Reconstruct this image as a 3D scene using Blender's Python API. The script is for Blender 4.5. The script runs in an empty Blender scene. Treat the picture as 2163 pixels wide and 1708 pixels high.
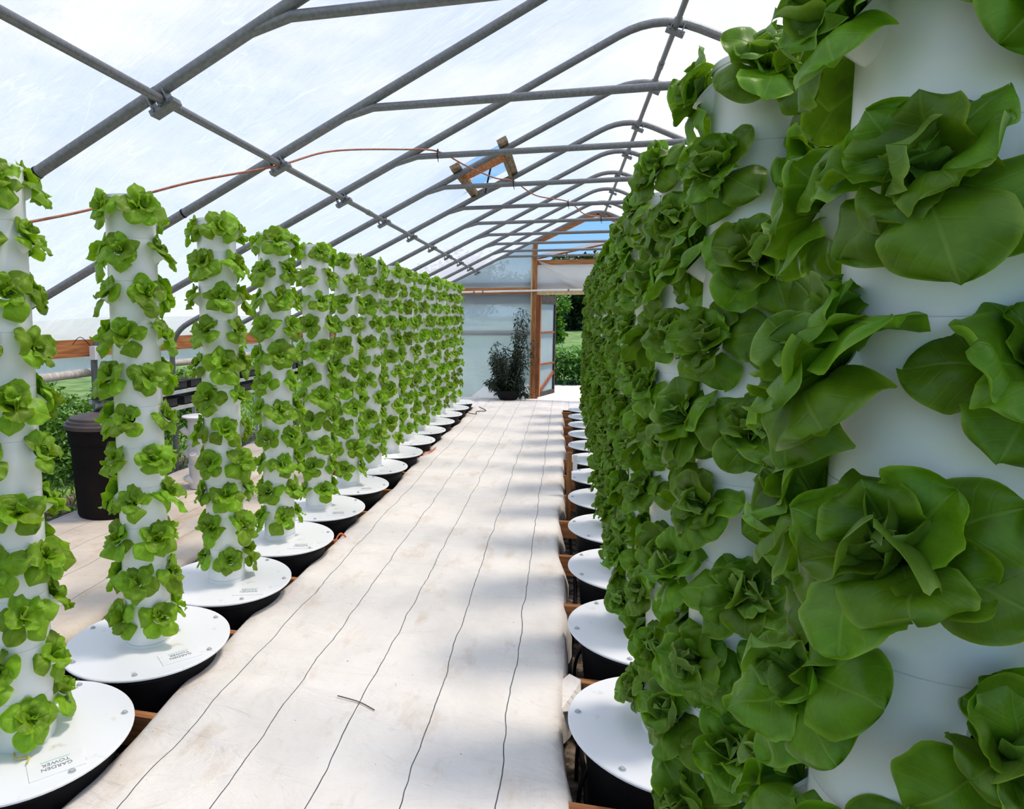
import bpy, math, random
import numpy as np
from mathutils import Matrix, Vector

random.seed(7)
RNG = np.random.default_rng(7)
sc = bpy.context.scene
COL = sc.collection

# ------------------------------------------------------------------ camera
CAM_H = 1.6008
FPX, CX, CY = 1399.94, 868.57, 821.28
W0, H0 = 2163.0, 1708.0
YAW, PITCH, ROLL = 0.22573, -0.10464, -0.00071
fw = Vector((-math.sin(YAW) * math.cos(PITCH), math.cos(YAW) * math.cos(PITCH), math.sin(PITCH)))
rt0 = Vector((math.cos(YAW), math.sin(YAW), 0))
up0 = rt0.cross(fw)
rt = math.cos(ROLL) * rt0 + math.sin(ROLL) * up0
up = -math.sin(ROLL) * rt0 + math.cos(ROLL) * up0
cam_d = bpy.data.cameras.new('camera')
cam_d.sensor_fit = 'HORIZONTAL'
cam_d.sensor_width = 36.0
cam_d.lens = FPX / W0 * 36.0
cam_d.shift_x = (W0 / 2 - CX) / W0
cam_d.shift_y = -(H0 / 2 - CY) / W0
cam_d.clip_start = 0.02
cam_d.clip_end = 600
cam = bpy.data.objects.new('camera', cam_d)
m = Matrix((rt, up, -fw)).transposed().to_4x4()
m.translation = Vector((0, 0, CAM_H))
cam.matrix_world = m
COL.objects.link(cam)
sc.camera = cam

# ------------------------------------------------------------------ world, sun, exposure
SUN_DIR = Vector((0.36, 0.12, 0.92)).normalized()      # towards the sun
SUN_STRENGTH = 5.4
SKY_STRENGTH = 0.85
EXPOSURE = 0.28
world = bpy.data.worlds.new('world')
sc.world = world
world.use_nodes = True
wn = world.node_tree
wn.nodes.clear()
def N(tree, typ, **kw):
    n = tree.nodes.new(typ)
    for k, v in kw.items():
        if k.startswith('i_'):
            n.inputs[k[2:].replace('_', ' ')].default_value = v
        else:
            setattr(n, k, v)
    return n
_tc = N(wn, 'ShaderNodeTexCoord')
_sep = N(wn, 'ShaderNodeSeparateXYZ')
_rmp = N(wn, 'ShaderNodeValToRGB')
_rmp.color_ramp.elements[0].position = 0.0
_rmp.color_ramp.elements[0].color = (0.48, 0.74, 0.96, 1)
_rmp.color_ramp.elements[1].position = 0.55
_rmp.color_ramp.elements[1].color = (0.16, 0.36, 0.86, 1)
_e = _rmp.color_ramp.elements.new(0.16)
_e.color = (0.25, 0.56, 0.98, 1)
_no = N(wn, 'ShaderNodeTexNoise', i_Scale=3.2, i_Detail=7.0, i_Roughness=0.55)
_map = N(wn, 'ShaderNodeMapping')
_map.inputs['Scale'].default_value = (1, 1, 2.6)
_map.inputs['Location'].default_value = (1.7, 0.55, 2.2)
_cr = N(wn, 'ShaderNodeValToRGB')
_cr.color_ramp.elements[0].position = 0.48
_cr.color_ramp.elements[1].position = 0.70
_mx = N(wn, 'ShaderNodeMixRGB')
_mx.inputs[2].default_value = (0.95, 0.97, 1.0, 1)
_bg = N(wn, 'ShaderNodeBackground')
_bg.inputs['Strength'].default_value = SKY_STRENGTH
_ow = N(wn, 'ShaderNodeOutputWorld')
L = wn.links.new
L(_tc.outputs['Generated'], _sep.inputs[0])
L(_sep.outputs['Z'], _rmp.inputs[0])
L(_tc.outputs['Generated'], _map.inputs[0])
L(_map.outputs[0], _no.inputs['Vector'])
L(_no.outputs['Fac'], _cr.inputs[0])
L(_cr.outputs['Color'], _mx.inputs[0])
L(_rmp.outputs[0], _mx.inputs[1])
L(_mx.outputs[0], _bg.inputs[0])
L(_bg.outputs[0], _ow.inputs[0])

sun_d = bpy.data.lights.new('sun', 'SUN')
sun_d.energy = SUN_STRENGTH
sun_d.angle = math.radians(9)
sun_d.color = (1.0, 0.90, 0.77)
sun = bpy.data.objects.new('sun', sun_d)
sun.rotation_euler = SUN_DIR.to_track_quat('Z', 'Y').to_euler()
sun.location = (20, 5, 30)
COL.objects.link(sun)

sc.view_settings.view_transform = 'Standard'
sc.view_settings.look = 'None'
sc.view_settings.exposure = EXPOSURE
sc.view_settings.gamma = 1.0
sc.view_settings.use_curve_mapping = False
sc.cycles.use_adaptive_sampling = True
sc.cycles.adaptive_threshold = 0.06
sc.cycles.adaptive_min_samples = 16
sc.cycles.max_bounces = 9
sc.cycles.diffuse_bounces = 4
sc.cycles.transmission_bounces = 5
sc.cycles.transparent_max_bounces = 12

# ------------------------------------------------------------------ materials
def new_mat(name):
    mt = bpy.data.materials.new(name)
    mt.use_nodes = True
    t = mt.node_tree
    t.nodes.clear()
    out = N(t, 'ShaderNodeOutputMaterial')
    return mt, t, out

def ramp(t, stops, src=None):
    r = N(t, 'ShaderNodeValToRGB')
    els = r.color_ramp.elements
    while len(els) < len(stops):
        els.new(0.5)
    for e, (p, c) in zip(els, stops):
        e.position = p
        e.color = (*c, 1) if len(c) == 3 else c
    if src is not None:
        t.links.new(src, r.inputs[0])
    return r

def noise_tex(t, scale, detail=4, rough=0.5, coord='Object', stretch=(1, 1, 1), loc=(0, 0, 0), dist=0.0):
    tc = N(t, 'ShaderNodeTexCoord')
    mp = N(t, 'ShaderNodeMapping')
    mp.inputs['Scale'].default_value = stretch
    mp.inputs['Location'].default_value = loc
    t.links.new(tc.outputs[coord], mp.inputs[0])
    n = N(t, 'ShaderNodeTexNoise')
    n.inputs['Scale'].default_value = scale
    n.inputs['Detail'].default_value = detail
    n.inputs['Roughness'].default_value = rough
    n.inputs['Distortion'].default_value = dist
    t.links.new(mp.outputs[0], n.inputs['Vector'])
    return n

def mat_simple(name, c0, c1, scale=8, rough=0.5, metal=0.0, bump=0.0, stretch=(1, 1, 1), spec=0.5, detail=5, lo=0.35, hi=0.65, bscale=None):
    mt, t, out = new_mat(name)
    p = N(t, 'ShaderNodeBsdfPrincipled')
    n = noise_tex(t, scale, detail, stretch=stretch)
    r = ramp(t, [(lo, c0), (hi, c1)], n.outputs['Fac'])
    t.links.new(r.outputs[0], p.inputs['Base Color'])
    p.inputs['Roughness'].default_value = rough
    p.inputs['Metallic'].default_value = metal
    p.inputs['Specular IOR Level'].default_value = spec
    if bump:
        b = N(t, 'ShaderNodeBump')
        b.inputs['Strength'].default_value = bump
        b.inputs['Distance'].default_value = 0.01
        nn = n if bscale is None else noise_tex(t, bscale, detail, stretch=stretch)
        t.links.new(nn.outputs['Fac'], b.inputs['Height'])
        t.links.new(b.outputs[0], p.inputs['Normal'])
    t.links.new(p.outputs[0], out.inputs[0])
    return mt

M = {}
M['steel'] = mat_simple('galvanised_steel', (0.15, 0.155, 0.16), (0.205, 0.21, 0.215), 60, 0.45, 0.3, 0.02, spec=0.5)
M['steel_pale'] = mat_simple('pale_metal', (0.45, 0.47, 0.48), (0.6, 0.62, 0.62), 12, 0.5, 0.1)
M['wood_x'] = mat_simple('orange_lumber_x', (0.30, 0.115, 0.04), (0.52, 0.235, 0.095), 6, 0.7, 0, 0.25, (0.6, 9, 9), 0.2, 6)
M['wood_y'] = mat_simple('orange_lumber_y', (0.33, 0.11, 0.04), (0.56, 0.235, 0.09), 6, 0.7, 0, 0.25, (9, 0.6, 9), 0.2, 6)
M['wood_z'] = mat_simple('brown_lumber_z', (0.22, 0.085, 0.03), (0.42, 0.19, 0.07), 6, 0.65, 0, 0.25, (9, 9, 0.6), 0.2, 6)
M['wood_pale'] = mat_simple('pale_lumber', (0.58, 0.42, 0.22), (0.72, 0.56, 0.33), 6, 0.7, 0, 0.15, (4, 4, 1), 0.2)
M['wood_grey'] = mat_simple('weathered_lumber', (0.17, 0.12, 0.075), (0.36, 0.27, 0.18), 9, 0.8, 0, 0.4, (6, 1.2, 6), 0.2, 6)
M['wood_red'] = mat_simple('red_stained_lumber', (0.16, 0.05, 0.025), (0.30, 0.105, 0.045), 6, 0.7, 0, 0.2, (6, 6, 1), 0.2)
M['wood_dark'] = mat_simple('dark_door_frame', (0.025, 0.018, 0.016), (0.06, 0.045, 0.04), 8, 0.7)
M['dark_board'] = mat_simple('dark_grey_board', (0.045, 0.04, 0.045), (0.10, 0.09, 0.095), 5, 0.8, stretch=(3, 3, 3))
M['black'] = mat_simple('black_plastic', (0.005, 0.005, 0.006), (0.010, 0.009, 0.010), 10, 0.6, spec=0.15)
M['tray'] = mat_simple('black_tray_plastic', (0.015, 0.014, 0.018), (0.03, 0.028, 0.035), 10, 0.5)
M['bin'] = mat_simple('brown_black_bin_plastic', (0.007, 0.0045, 0.0045), (0.013, 0.008, 0.008), 6, 0.7, spec=0.15)
M['bin_lid'] = mat_simple('faded_bin_lid_plastic', (0.06, 0.042, 0.04), (0.095, 0.07, 0.066), 8, 0.55)
M['white'] = mat_simple('white_tower_plastic', (0.86, 0.855, 0.85), (0.91, 0.905, 0.90), 5, 0.38, spec=0.4)
M['pvc'] = mat_simple('white_pvc', (0.75, 0.73, 0.73), (0.82, 0.80, 0.80), 5, 0.4)
M['white_pipe'] = mat_simple('white_pipe', (0.72, 0.70, 0.64), (0.82, 0.80, 0.75), 5, 0.4)
M['roll_pipe'] = mat_simple('film_wrapped_roll', (0.50, 0.44, 0.38), (0.74, 0.69, 0.62), 16, 0.5, bump=0.2, stretch=(1, 3, 1))
M['cable'] = mat_simple('rust_orange_cable', (0.30, 0.075, 0.03), (0.42, 0.15, 0.07), 40, 0.5)
M['cord_orange'] = mat_simple('orange_cord', (0.65, 0.14, 0.04), (0.75, 0.2, 0.06), 20, 0.5)
M['soil'] = mat_simple('soil_with_litter', (0.05, 0.035, 0.022), (0.34, 0.27, 0.2), 22, 0.95, bump=0.8, detail=8, lo=0.45, hi=0.72)
M['grass'] = mat_simple('field_grass', (0.05, 0.11, 0.02), (0.14, 0.23, 0.055), 1.6, 0.9, bump=0.6, detail=9)
M['gravel'] = mat_simple('pale_gravel', (0.48, 0.43, 0.35), (0.68, 0.64, 0.56), 25, 0.95, bump=0.4, detail=8)
M['bark'] = mat_simple('bark', (0.08, 0.055, 0.035), (0.17, 0.12, 0.08), 20, 0.9)
M['tealplastic'] = mat_simple('teal_plastic', (0.0, 0.22, 0.17), (0.01, 0.30, 0.22), 10, 0.4)
M['green_ink'] = mat_simple('green_ink', (0.25, 0.6, 0.42), (0.3, 0.65, 0.48), 10, 0.6)
M['grey_ink'] = mat_simple('grey_ink', (0.17, 0.18, 0.24), (0.24, 0.25, 0.30), 40, 0.6)
M['seam'] = mat_simple('dark_seam', (0.35, 0.35, 0.36), (0.45, 0.45, 0.46), 10, 0.6)
M['redplastic'] = mat_simple('red_plastic', (0.35, 0.02, 0.02), (0.45, 0.04, 0.03), 10, 0.5)

def mat_lid():
    mt, t, out = new_mat('white_lid_plastic')
    p = N(t, 'ShaderNodeBsdfPrincipled')
    n = noise_tex(t, 9, 6, 0.6, stretch=(1, 1, 1))
    r = ramp(t, [(0.62, (0.88, 0.88, 0.885)), (0.80, (0.62, 0.50, 0.34))], n.outputs['Fac'])
    t.links.new(r.outputs[0], p.inputs['Base Color'])
    p.inputs['Roughness'].default_value = 0.4
    t.links.new(p.outputs[0], out.inputs[0])
    return mt
M['lid'] = mat_lid()

def mat_mat(name, tint, stain, m0, lines=True, thr=0.58):
    mt, t, out = new_mat(name)
    lk = t.links.new
    p = N(t, 'ShaderNodeBsdfPrincipled')
    p.inputs['Roughness'].default_value = 0.75
    p.inputs['Specular IOR Level'].default_value = 0.25
    big = noise_tex(t, 1.6, 6, 0.6, stretch=(1.3, 0.8, 1))
    r1 = ramp(t, [(0.3, tuple(c * 0.86 for c in tint)), (0.55, tint), (0.75, tuple(min(1, c * 1.04) for c in tint))], big.outputs['Fac'])
    st = noise_tex(t, 2.2, 9, 0.66, loc=(3.1, 7.7, 0), stretch=(2.2, 1, 1))
    r2 = ramp(t, [(thr, (0, 0, 0)), (thr + 0.2, (1, 1, 1))], st.outputs['Fac'])
    mx = N(t, 'ShaderNodeMixRGB')
    mx.inputs[2].default_value = (*stain, 1)
    mul = N(t, 'ShaderNodeMath', operation='MULTIPLY')
    mul.inputs[1].default_value = 0.75
    lk(r2.outputs[0], mul.inputs[0])
    lk(mul.outputs[0], mx.inputs[0])
    lk(r1.outputs[0], mx.inputs[1])
    last = mx.outputs[0]
    # specks of litter
    sp = noise_tex(t, 55, 2, 0.5, stretch=(1, 1, 1))
    r3 = ramp(t, [(0.76, (0, 0, 0)), (0.78, (1, 1, 1))], sp.outputs['Fac'])
    mx3 = N(t, 'ShaderNodeMixRGB')
    mx3.inputs[2].default_value = (0.16, 0.11, 0.07, 1)
    lk(r3.outputs[0], mx3.inputs[0]); lk(last, mx3.inputs[1])
    last = mx3.outputs[0]
    if lines:
        tc = N(t, 'ShaderNodeTexCoord')
        sx = N(t, 'ShaderNodeSeparateXYZ')
        lk(tc.outputs['Object'], sx.inputs[0])
        wob = noise_tex(t, 2.6, 3, 0.5, stretch=(1.0, 1.0, 0))
        a = N(t, 'ShaderNodeMath', operation='MULTIPLY_ADD')     # wobble
        a.inputs[1].default_value = 0.055
        a.inputs[2].default_value = -0.0275 - m0
        lk(wob.outputs['Fac'], a.inputs[0])
        b = N(t, 'ShaderNodeMath', operation='ADD')
        lk(sx.outputs['X'], b.inputs[0]); lk(a.outputs[0], b.inputs[1])
        c = N(t, 'ShaderNodeMath', operation='DIVIDE')
        c.inputs[1].default_value = 0.305
        lk(b.outputs[0], c.inputs[0])
        d = N(t, 'ShaderNodeMath', operation='PINGPONG')
        d.inputs[1].default_value = 0.5
        lk(c.outputs[0], d.inputs[0])
        e = N(t, 'ShaderNodeMath', operation='LESS_THAN')
        e.inputs[1].default_value = 0.0068
        lk(d.outputs[0], e.inputs[0])
        mx4 = N(t, 'ShaderNodeMixRGB')
        mx4.inputs[2].default_value = (0.10, 0.115, 0.12, 1)
        lk(e.outputs[0], mx4.inputs[0]); lk(last, mx4.inputs[1])
        last = mx4.outputs[0]
    lk(last, p.inputs['Base Color'])
    wr = noise_tex(t, 2.4, 5, 0.55, stretch=(1.2, 2.6, 1), dist=0.6)
    wv = noise_tex(t, 260, 1, 0.5, stretch=(1, 1, 1))
    ad = N(t, 'ShaderNodeMath', operation='MULTIPLY_ADD')
    ad.inputs[1].default_value = 0.035
    lk(wv.outputs['Fac'], ad.inputs[0]); lk(wr.outputs['Fac'], ad.inputs[2])
    bp = N(t, 'ShaderNodeBump')
    bp.inputs['Strength'].default_value = 0.8
    bp.inputs['Distance'].default_value = 0.06
    lk(ad.outputs[0], bp.inputs['Height'])
    lk(bp.outputs[0], p.inputs['Normal'])
    lk(p.outputs[0], out.inputs[0])
    return mt
M0 = -1.4056
M['mat'] = mat_mat('woven_ground_cover', (0.90, 0.84, 0.77), (0.66, 0.50, 0.35), M0, True, 0.55)
M['mat2'] = mat_mat('stained_ground_cover', (0.74, 0.63, 0.51), (0.55, 0.34, 0.17), -2.72, True, 0.50)

def mat_film(name, tint, w_trl, w_dif, w_tr, wrinkle=0.4, stretch=(1, 1, 1), scale=3.0, crease=True):
    mt, t, out = new_mat(name)
    lk = t.links.new
    nz = noise_tex(t, scale, 6, 0.6, stretch=stretch, dist=0.4)
    r = ramp(t, [(0.30, tuple(c * 0.93 for c in tint)), (0.62, tint)], nz.outputs['Fac'])
    col = r.outputs[0]
    if crease:
        cr = noise_tex(t, 1.1, 3, 0.5, stretch=(stretch[0] * 1.2, stretch[1] * 1.2, stretch[2]), dist=1.2, loc=(4, 2, 1))
        rc = ramp(t, [(0.488, (0, 0, 0)), (0.5, (1, 1, 1)), (0.512, (0, 0, 0))], cr.outputs['Fac'])
        mc = N(t, 'ShaderNodeMixRGB')
        mc.inputs[2].default_value = (1, 1, 1, 1)
        mm = N(t, 'ShaderNodeMath', operation='MULTIPLY')
        mm.inputs[1].default_value = 0.8
        lk(rc.outputs[0], mm.inputs[0]); lk(mm.outputs[0], mc.inputs[0]); lk(col, mc.inputs[1])
        col = mc.outputs[0]
    bp = N(t, 'ShaderNodeBump')
    bp.inputs['Strength'].default_value = wrinkle
    bp.inputs['Distance'].default_value = 0.06
    lk(nz.outputs['Fac'], bp.inputs['Height'])
    a = N(t, 'ShaderNodeBsdfTranslucent'); b = N(t, 'ShaderNodeBsdfDiffuse'); c = N(t, 'ShaderNodeBsdfTransparent')
    lk(col, a.inputs[0]); lk(col, b.inputs[0])
    lk(bp.outputs[0], a.inputs['Normal']); lk(bp.outputs[0], b.inputs['Normal'])
    s = w_trl + w_dif
    m1 = N(t, 'ShaderNodeMixShader'); m1.inputs[0].default_value = w_dif / s
    lk(a.outputs[0], m1.inputs[1]); lk(b.outputs[0], m1.inputs[2])
    m2 = N(t, 'ShaderNodeMixShader'); m2.inputs[0].default_value = w_tr / (s + w_tr)
    lk(m1.outputs[0], m2.inputs[1]); lk(c.outputs[0], m2.inputs[2])
    lk(m2.outputs[0], out.inputs[0])
    return mt
M['film'] = mat_film('roof_film', (0.90, 0.905, 0.955), 0.41, 0.28, 0.31, 0.6, (0.6, 2.0, 0.6), 2.2)
M['film_end'] = mat_film('end_wall_film', (0.58, 0.69, 0.75), 0.42, 0.42, 0.16, 0.3, (1, 1, 1), 2.0, False)
M['film_door'] = mat_film('door_film', (0.56, 0.66, 0.70), 0.45, 0.35, 0.20, 0.2, (1, 1, 1), 3.0, False)
M['film_clear'] = mat_film('sagging_clear_film', (0.92, 0.90, 0.88), 0.38, 0.34, 0.28, 0.5, (1, 1, 2), 4.0, False)
M['film_side'] = mat_film('side_curtain_film', (0.86, 0.92, 0.95), 0.62, 0.3, 0.08, 0.5, (1, 1.5, 2), 3.0)

def mat_leaf(name, base, light, edge, trans, rnd=0.25, vein=0.55):
    """leaf surface: uv.x runs along the leaf, uv.y across it (0..1)"""
    mt, t, out = new_mat(name)
    lk = t.links.new
    uv = N(t, 'ShaderNodeUVMap')
    uv.uv_map = 'leaf'
    sx = N(t, 'ShaderNodeSeparateXYZ')
    lk(uv.outputs[0], sx.inputs[0])
    s = N(t, 'ShaderNodeMath', operation='MULTIPLY_ADD'); s.inputs[1].default_value = 2; s.inputs[2].default_value = -1
    lk(sx.outputs['Y'], s.inputs[0])
    ab = N(t, 'ShaderNodeMath', operation='ABSOLUTE'); lk(s.outputs[0], ab.inputs[0])
    # side veins sweep forward from the midrib
    v1 = N(t, 'ShaderNodeMath', operation='MULTIPLY_ADD'); v1.inputs[1].default_value = -0.28
    lk(ab.outputs[0], v1.inputs[0]); lk(sx.outputs['X'], v1.inputs[2])
    v2 = N(t, 'ShaderNodeMath', operation='MULTIPLY'); v2.inputs[1].default_value = 8.0
    lk(v1.outputs[0], v2.inputs[0])
    v3 = N(t, 'ShaderNodeMath', operation='PINGPONG'); v3.inputs[1].default_value = 0.5
    lk(v2.outputs[0], v3.inputs[0])
    rv = ramp(t, [(0.0, (1, 1, 1)), (0.13, (0, 0, 0))], v3.outputs[0])
    rm = ramp(t, [(0.0, (1, 1, 1)), (0.055, (0, 0, 0))], ab.outputs[0])
    mxv = N(t, 'ShaderNodeMath', operation='MAXIMUM')
    vs = N(t, 'ShaderNodeMath', operation='MULTIPLY'); vs.inputs[1].default_value = 0.14
    lk(rv.outputs[0], vs.inputs[0]); lk(vs.outputs[0], mxv.inputs[0]); lk(rm.outputs[0], mxv.inputs[1])
    nz = noise_tex(t, 28, 4, 0.6, coord='Object')
    r0 = ramp(t, [(0.3, tuple(c * 0.72 for c in base)), (0.7, tuple(c * 1.15 for c in base))], nz.outputs['Fac'])
    vm = N(t, 'ShaderNodeMath', operation='MULTIPLY'); vm.inputs[1].default_value = vein
    lk(mxv.outputs[0], vm.inputs[0])
    m1 = N(t, 'ShaderNodeMixRGB'); m1.inputs[2].default_value = (*light, 1)
    lk(vm.outputs[0], m1.inputs[0]); lk(r0.outputs[0], m1.inputs[1])
    re = ramp(t, [(0.86, (0, 0, 0)), (1.0, (0.7, 0.7, 0.7))], ab.outputs[0])
    m2 = N(t, 'ShaderNodeMixRGB'); m2.inputs[2].default_value = (*edge, 1)
    lk(re.outputs[0], m2.inputs[0]); lk(m1.outputs[0], m2.inputs[1])
    oi = N(t, 'ShaderNodeObjectInfo')
    hs = N(t, 'ShaderNodeHueSaturation')
    hv = N(t, 'ShaderNodeMapRange'); hv.inputs['To Min'].default_value = 1 - rnd; hv.inputs['To Max'].default_value = 1 + rnd
    lk(oi.outputs['Random'], hv.inputs[0]); lk(hv.outputs[0], hs.inputs['Value'])
    hh = N(t, 'ShaderNodeMapRange'); hh.inputs['To Min'].default_value = 0.492; hh.inputs['To Max'].default_value = 0.508
    lk(oi.outputs['Random'], hh.inputs[0]); lk(hh.outputs[0], hs.inputs['Hue'])
    lk(m2.outputs[0], hs.inputs['Color'])
    p = N(t, 'ShaderNodeBsdfPrincipled')
    p.inputs['Roughness'].default_value = 0.42
    p.inputs['Specular IOR Level'].default_value = 0.35
    lk(hs.outputs[0], p.inputs['Base Color'])
    bp = N(t, 'ShaderNodeBump'); bp.inputs['Strength'].default_value = 0.35; bp.inputs['Distance'].default_value = 0.004; bp.invert = True
    nb = noise_tex(t, 60, 3, 0.5, coord='Object')
    ba = N(t, 'ShaderNodeMath', operation='MULTIPLY_ADD'); ba.inputs[1].default_value = 0.5
    lk(nb.outputs['Fac'], ba.inputs[0]); lk(mxv.outputs[0], ba.inputs[2])
    lk(ba.outputs[0], bp.inputs['Height']); lk(bp.outputs[0], p.inputs['Normal'])
    tr = N(t, 'ShaderNodeBsdfTranslucent')
    tcx = N(t, 'ShaderNodeMixRGB', blend_type='MULTIPLY'); tcx.inputs[0].default_value = 1.0; tcx.inputs[2].default_value = (1.25, 1.25, 0.45, 1)
    lk(hs.outputs[0], tcx.inputs[1]); lk(tcx.outputs[0], tr.inputs[0]); lk(bp.outputs[0], tr.inputs['Normal'])
    ms = N(t, 'ShaderNodeMixShader'); ms.inputs[0].default_value = trans
    lk(p.outputs[0], ms.inputs[1]); lk(tr.outputs[0], ms.inputs[2]); lk(ms.outputs[0], out.inputs[0])
    return mt
M['leaf_young'] = mat_leaf('young_lettuce_leaf', (0.235, 0.415, 0.018), (0.38, 0.56, 0.06), (0.34, 0.52, 0.03), 0.36)
M['leaf_mature'] = mat_leaf('mature_lettuce_leaf', (0.125, 0.262, 0.008), (0.24, 0.40, 0.05), (0.26, 0.42, 0.03), 0.30)
M['leaf_heart'] = mat_leaf('lettuce_heart_leaf', (0.16, 0.30, 0.03), (0.34, 0.5, 0.12), (0.32, 0.48, 0.07), 0.34)
M['leaf_shrub'] = mat_leaf('grey_green_shrub_leaf', (0.03, 0.055, 0.032), (0.08, 0.12, 0.07), (0.05, 0.08, 0.05), 0.1)
M['leaf_hedge'] = mat_leaf('hedge_leaf', (0.075, 0.19, 0.02), (0.3, 0.4, 0.1), (0.2, 0.34, 0.05), 0.3)
M['leaf_tree'] = mat_leaf('tree_leaf', (0.022, 0.06, 0.012), (0.07, 0.13, 0.03), (0.04, 0.09, 0.02), 0.2)
M['leaf_corn'] = mat_leaf('corn_leaf', (0.07, 0.2, 0.03), (0.4, 0.52, 0.25), (0.16, 0.33, 0.06), 0.3)

# ------------------------------------------------------------------ helpers
def mesh_from(name, verts, faces, mats, smooth=False, fmat=None, uvs=None):
    me = bpy.data.meshes.new(name)
    me.from_pydata([tuple(v) for v in verts], [], [tuple(f) for f in faces])
    for k in (mats if isinstance(mats, (list, tuple)) else [mats]):
        me.materials.append(M[k])
    if smooth:
        me.polygons.foreach_set('use_smooth', [True] * len(me.polygons))
    if fmat is not None:
        me.polygons.foreach_set('material_index', [int(x) for x in fmat])
    if uvs is not None:
        ul = me.uv_layers.new(name='leaf')
        idx = np.empty(len(me.loops), dtype=np.int32)
        me.loops.foreach_get('vertex_index', idx)
        ul.data.foreach_set('uv', np.asarray(uvs, dtype=np.float32)[idx].ravel())
    me.update()
    return me

def put(name, data, parent=None, loc=None, mat=None):
    o = bpy.data.objects.new(name, data)
    COL.objects.link(o)
    if parent is not None:
        o.parent = parent
    if mat is not None:
        o.matrix_local = mat
    elif loc is not None:
        o.location = loc
    return o

def tag(o, label=None, cat=None, group=None, kind=None):
    if label: o['label'] = label
    if cat: o['category'] = cat
    if group: o['group'] = group
    if kind: o['kind'] = kind
    return o

def empty(name, loc=(0, 0, 0), rz=0):
    o = bpy.data.objects.new(name, None)
    o.empty_display_size = 0.05
    o.location = loc
    o.rotation_euler = (0, 0, rz)
    COL.objects.link(o)
    return o

class MB:
    def __init__(s):
        s.v, s.f, s.m, s.sm = [], [], [], []
    def add(s, v, f, mi=0):
        b = len(s.v)
        s.v += [tuple(x) for x in v]
        s.f += [tuple(i + b for i in q) for q in f]
        s.m += [mi] * len(f)
    def box(s, x0, x1, y0, y1, z0, z1, mi=0):
        v = [(x, y, z) for z in (z0, z1) for y in (y0, y1) for x in (x0, x1)]
        s.add(v, [(0, 2, 3, 1), (4, 5, 7, 6), (0, 1, 5, 4), (2, 6, 7, 3), (0, 4, 6, 2), (1, 3, 7, 5)], mi)
    def bar(s, a, b, w, h, upv=(0, 0, 1), mi=0):
        a, b = Vector(a), Vector(b)
        d = (b - a).normalized()
        u = Vector(upv); sd = d.cross(u).normalized(); u = sd.cross(d).normalized()
        v = []
        for p in (a, b):
            for i, j in ((-1, -1), (1, -1), (1, 1), (-1, 1)):
                v.append(p + sd * (i * w / 2) + u * (j * h / 2))
        s.add(v, [(0, 1, 2, 3), (7, 6, 5, 4), (0, 4, 5, 1), (1, 5, 6, 2), (2, 6, 7, 3), (3, 7, 4, 0)], mi)
    def tube(s, pts, r, n=10, caps=True, mi=0):
        pts = [Vector(p) for p in pts]
        k = len(pts)
        rs = r if isinstance(r, (list, tuple)) else [r] * k
        t0 = (pts[1] - pts[0]).normalized()
        u = t0.orthogonal().normalized()
        v, f = [], []
        for i, p in enumerate(pts):
            t = (pts[min(i + 1, k - 1)] - pts[max(i - 1, 0)]).normalized()
            u = (u - t * u.dot(t)).normalized()
            w = t.cross(u)
            for j in range(n):
                a = 2 * math.pi * j / n
                v.append(p + (u * math.cos(a) + w * math.sin(a)) * rs[i])
        for i in range(k - 1):
            for j in range(n):
                j2 = (j + 1) % n
                f.append((i * n + j, i * n + j2, (i + 1) * n + j2, (i + 1) * n + j))
        if caps:
            f.append(tuple(range(n - 1, -1, -1)))
            f.append(tuple((k - 1) * n + j for j in range(n)))
        s.add(v, f, mi)
    def lathe(s, prof, n=40, cx=0, cy=0, mi=0, close=False):
        v, f = [], []
        for r, z in prof:
            for j in range(n):
                a = 2 * math.pi * j / n
                v.append((cx + r * math.cos(a), cy + r * math.sin(a), z))
        for i in range(len(prof) - 1):
            for j in range(n):
                j2 = (j + 1) % n
                f.append((i * n + j, i * n + j2, (i + 1) * n + j2, (i + 1) * n + j))
        s.add(v, f, mi)
    def mesh(s, name, mats, smooth=False, auto=None):
        me = mesh_from(name, s.v, s.f, mats, smooth, s.m)
        if auto is not None and smooth:
            me.set_sharp_from_angle(angle=math.radians(auto))
        return me
    def build(s, name, mats, parent=None, smooth=False, auto=None, loc=None):
        return put(name, s.mesh(name, mats, smooth, auto), parent, loc)

def boxpart(name, b, mat, parent):
    k = MB(); k.box(*b); return k.build(name, mat, parent)

def fillet(pts, rad, seg=7):
    """polyline with rounded corners"""
    out = [Vector(pts[0])]
    for i in range(1, len(pts) - 1):
        p = Vector(pts[i]); a = (Vector(pts[i - 1]) - p); b = (Vector(pts[i + 1]) - p)
        rr = rad[i - 1] if isinstance(rad, (list, tuple)) else rad
        A = p + a.normalized() * rr; B = p + b.normalized() * rr
        for k in range(seg + 1):
            t = k / seg
            out.append(A * (1 - t) ** 2 + p * 2 * t * (1 - t) + B * t * t)
    out.append(Vector(pts[-1]))
    return out

def spline(pts, seg=8):
    P = [Vector(p) for p in pts]
    P = [P[0] * 2 - P[1]] + P + [P[-1] * 2 - P[-2]]
    out = []
    for i in range(1, len(P) - 2):
        for k in range(seg):
            t = k / seg
            a, b, c, d = P[i - 1], P[i], P[i + 1], P[i + 2]
            out.append(0.5 * ((2 * b) + (c - a) * t + (2 * a - 5 * b + 4 * c - d) * t * t + (3 * b - a - 3 * c + d) * t ** 3))
    out.append(P[-2])
    return out

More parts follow.
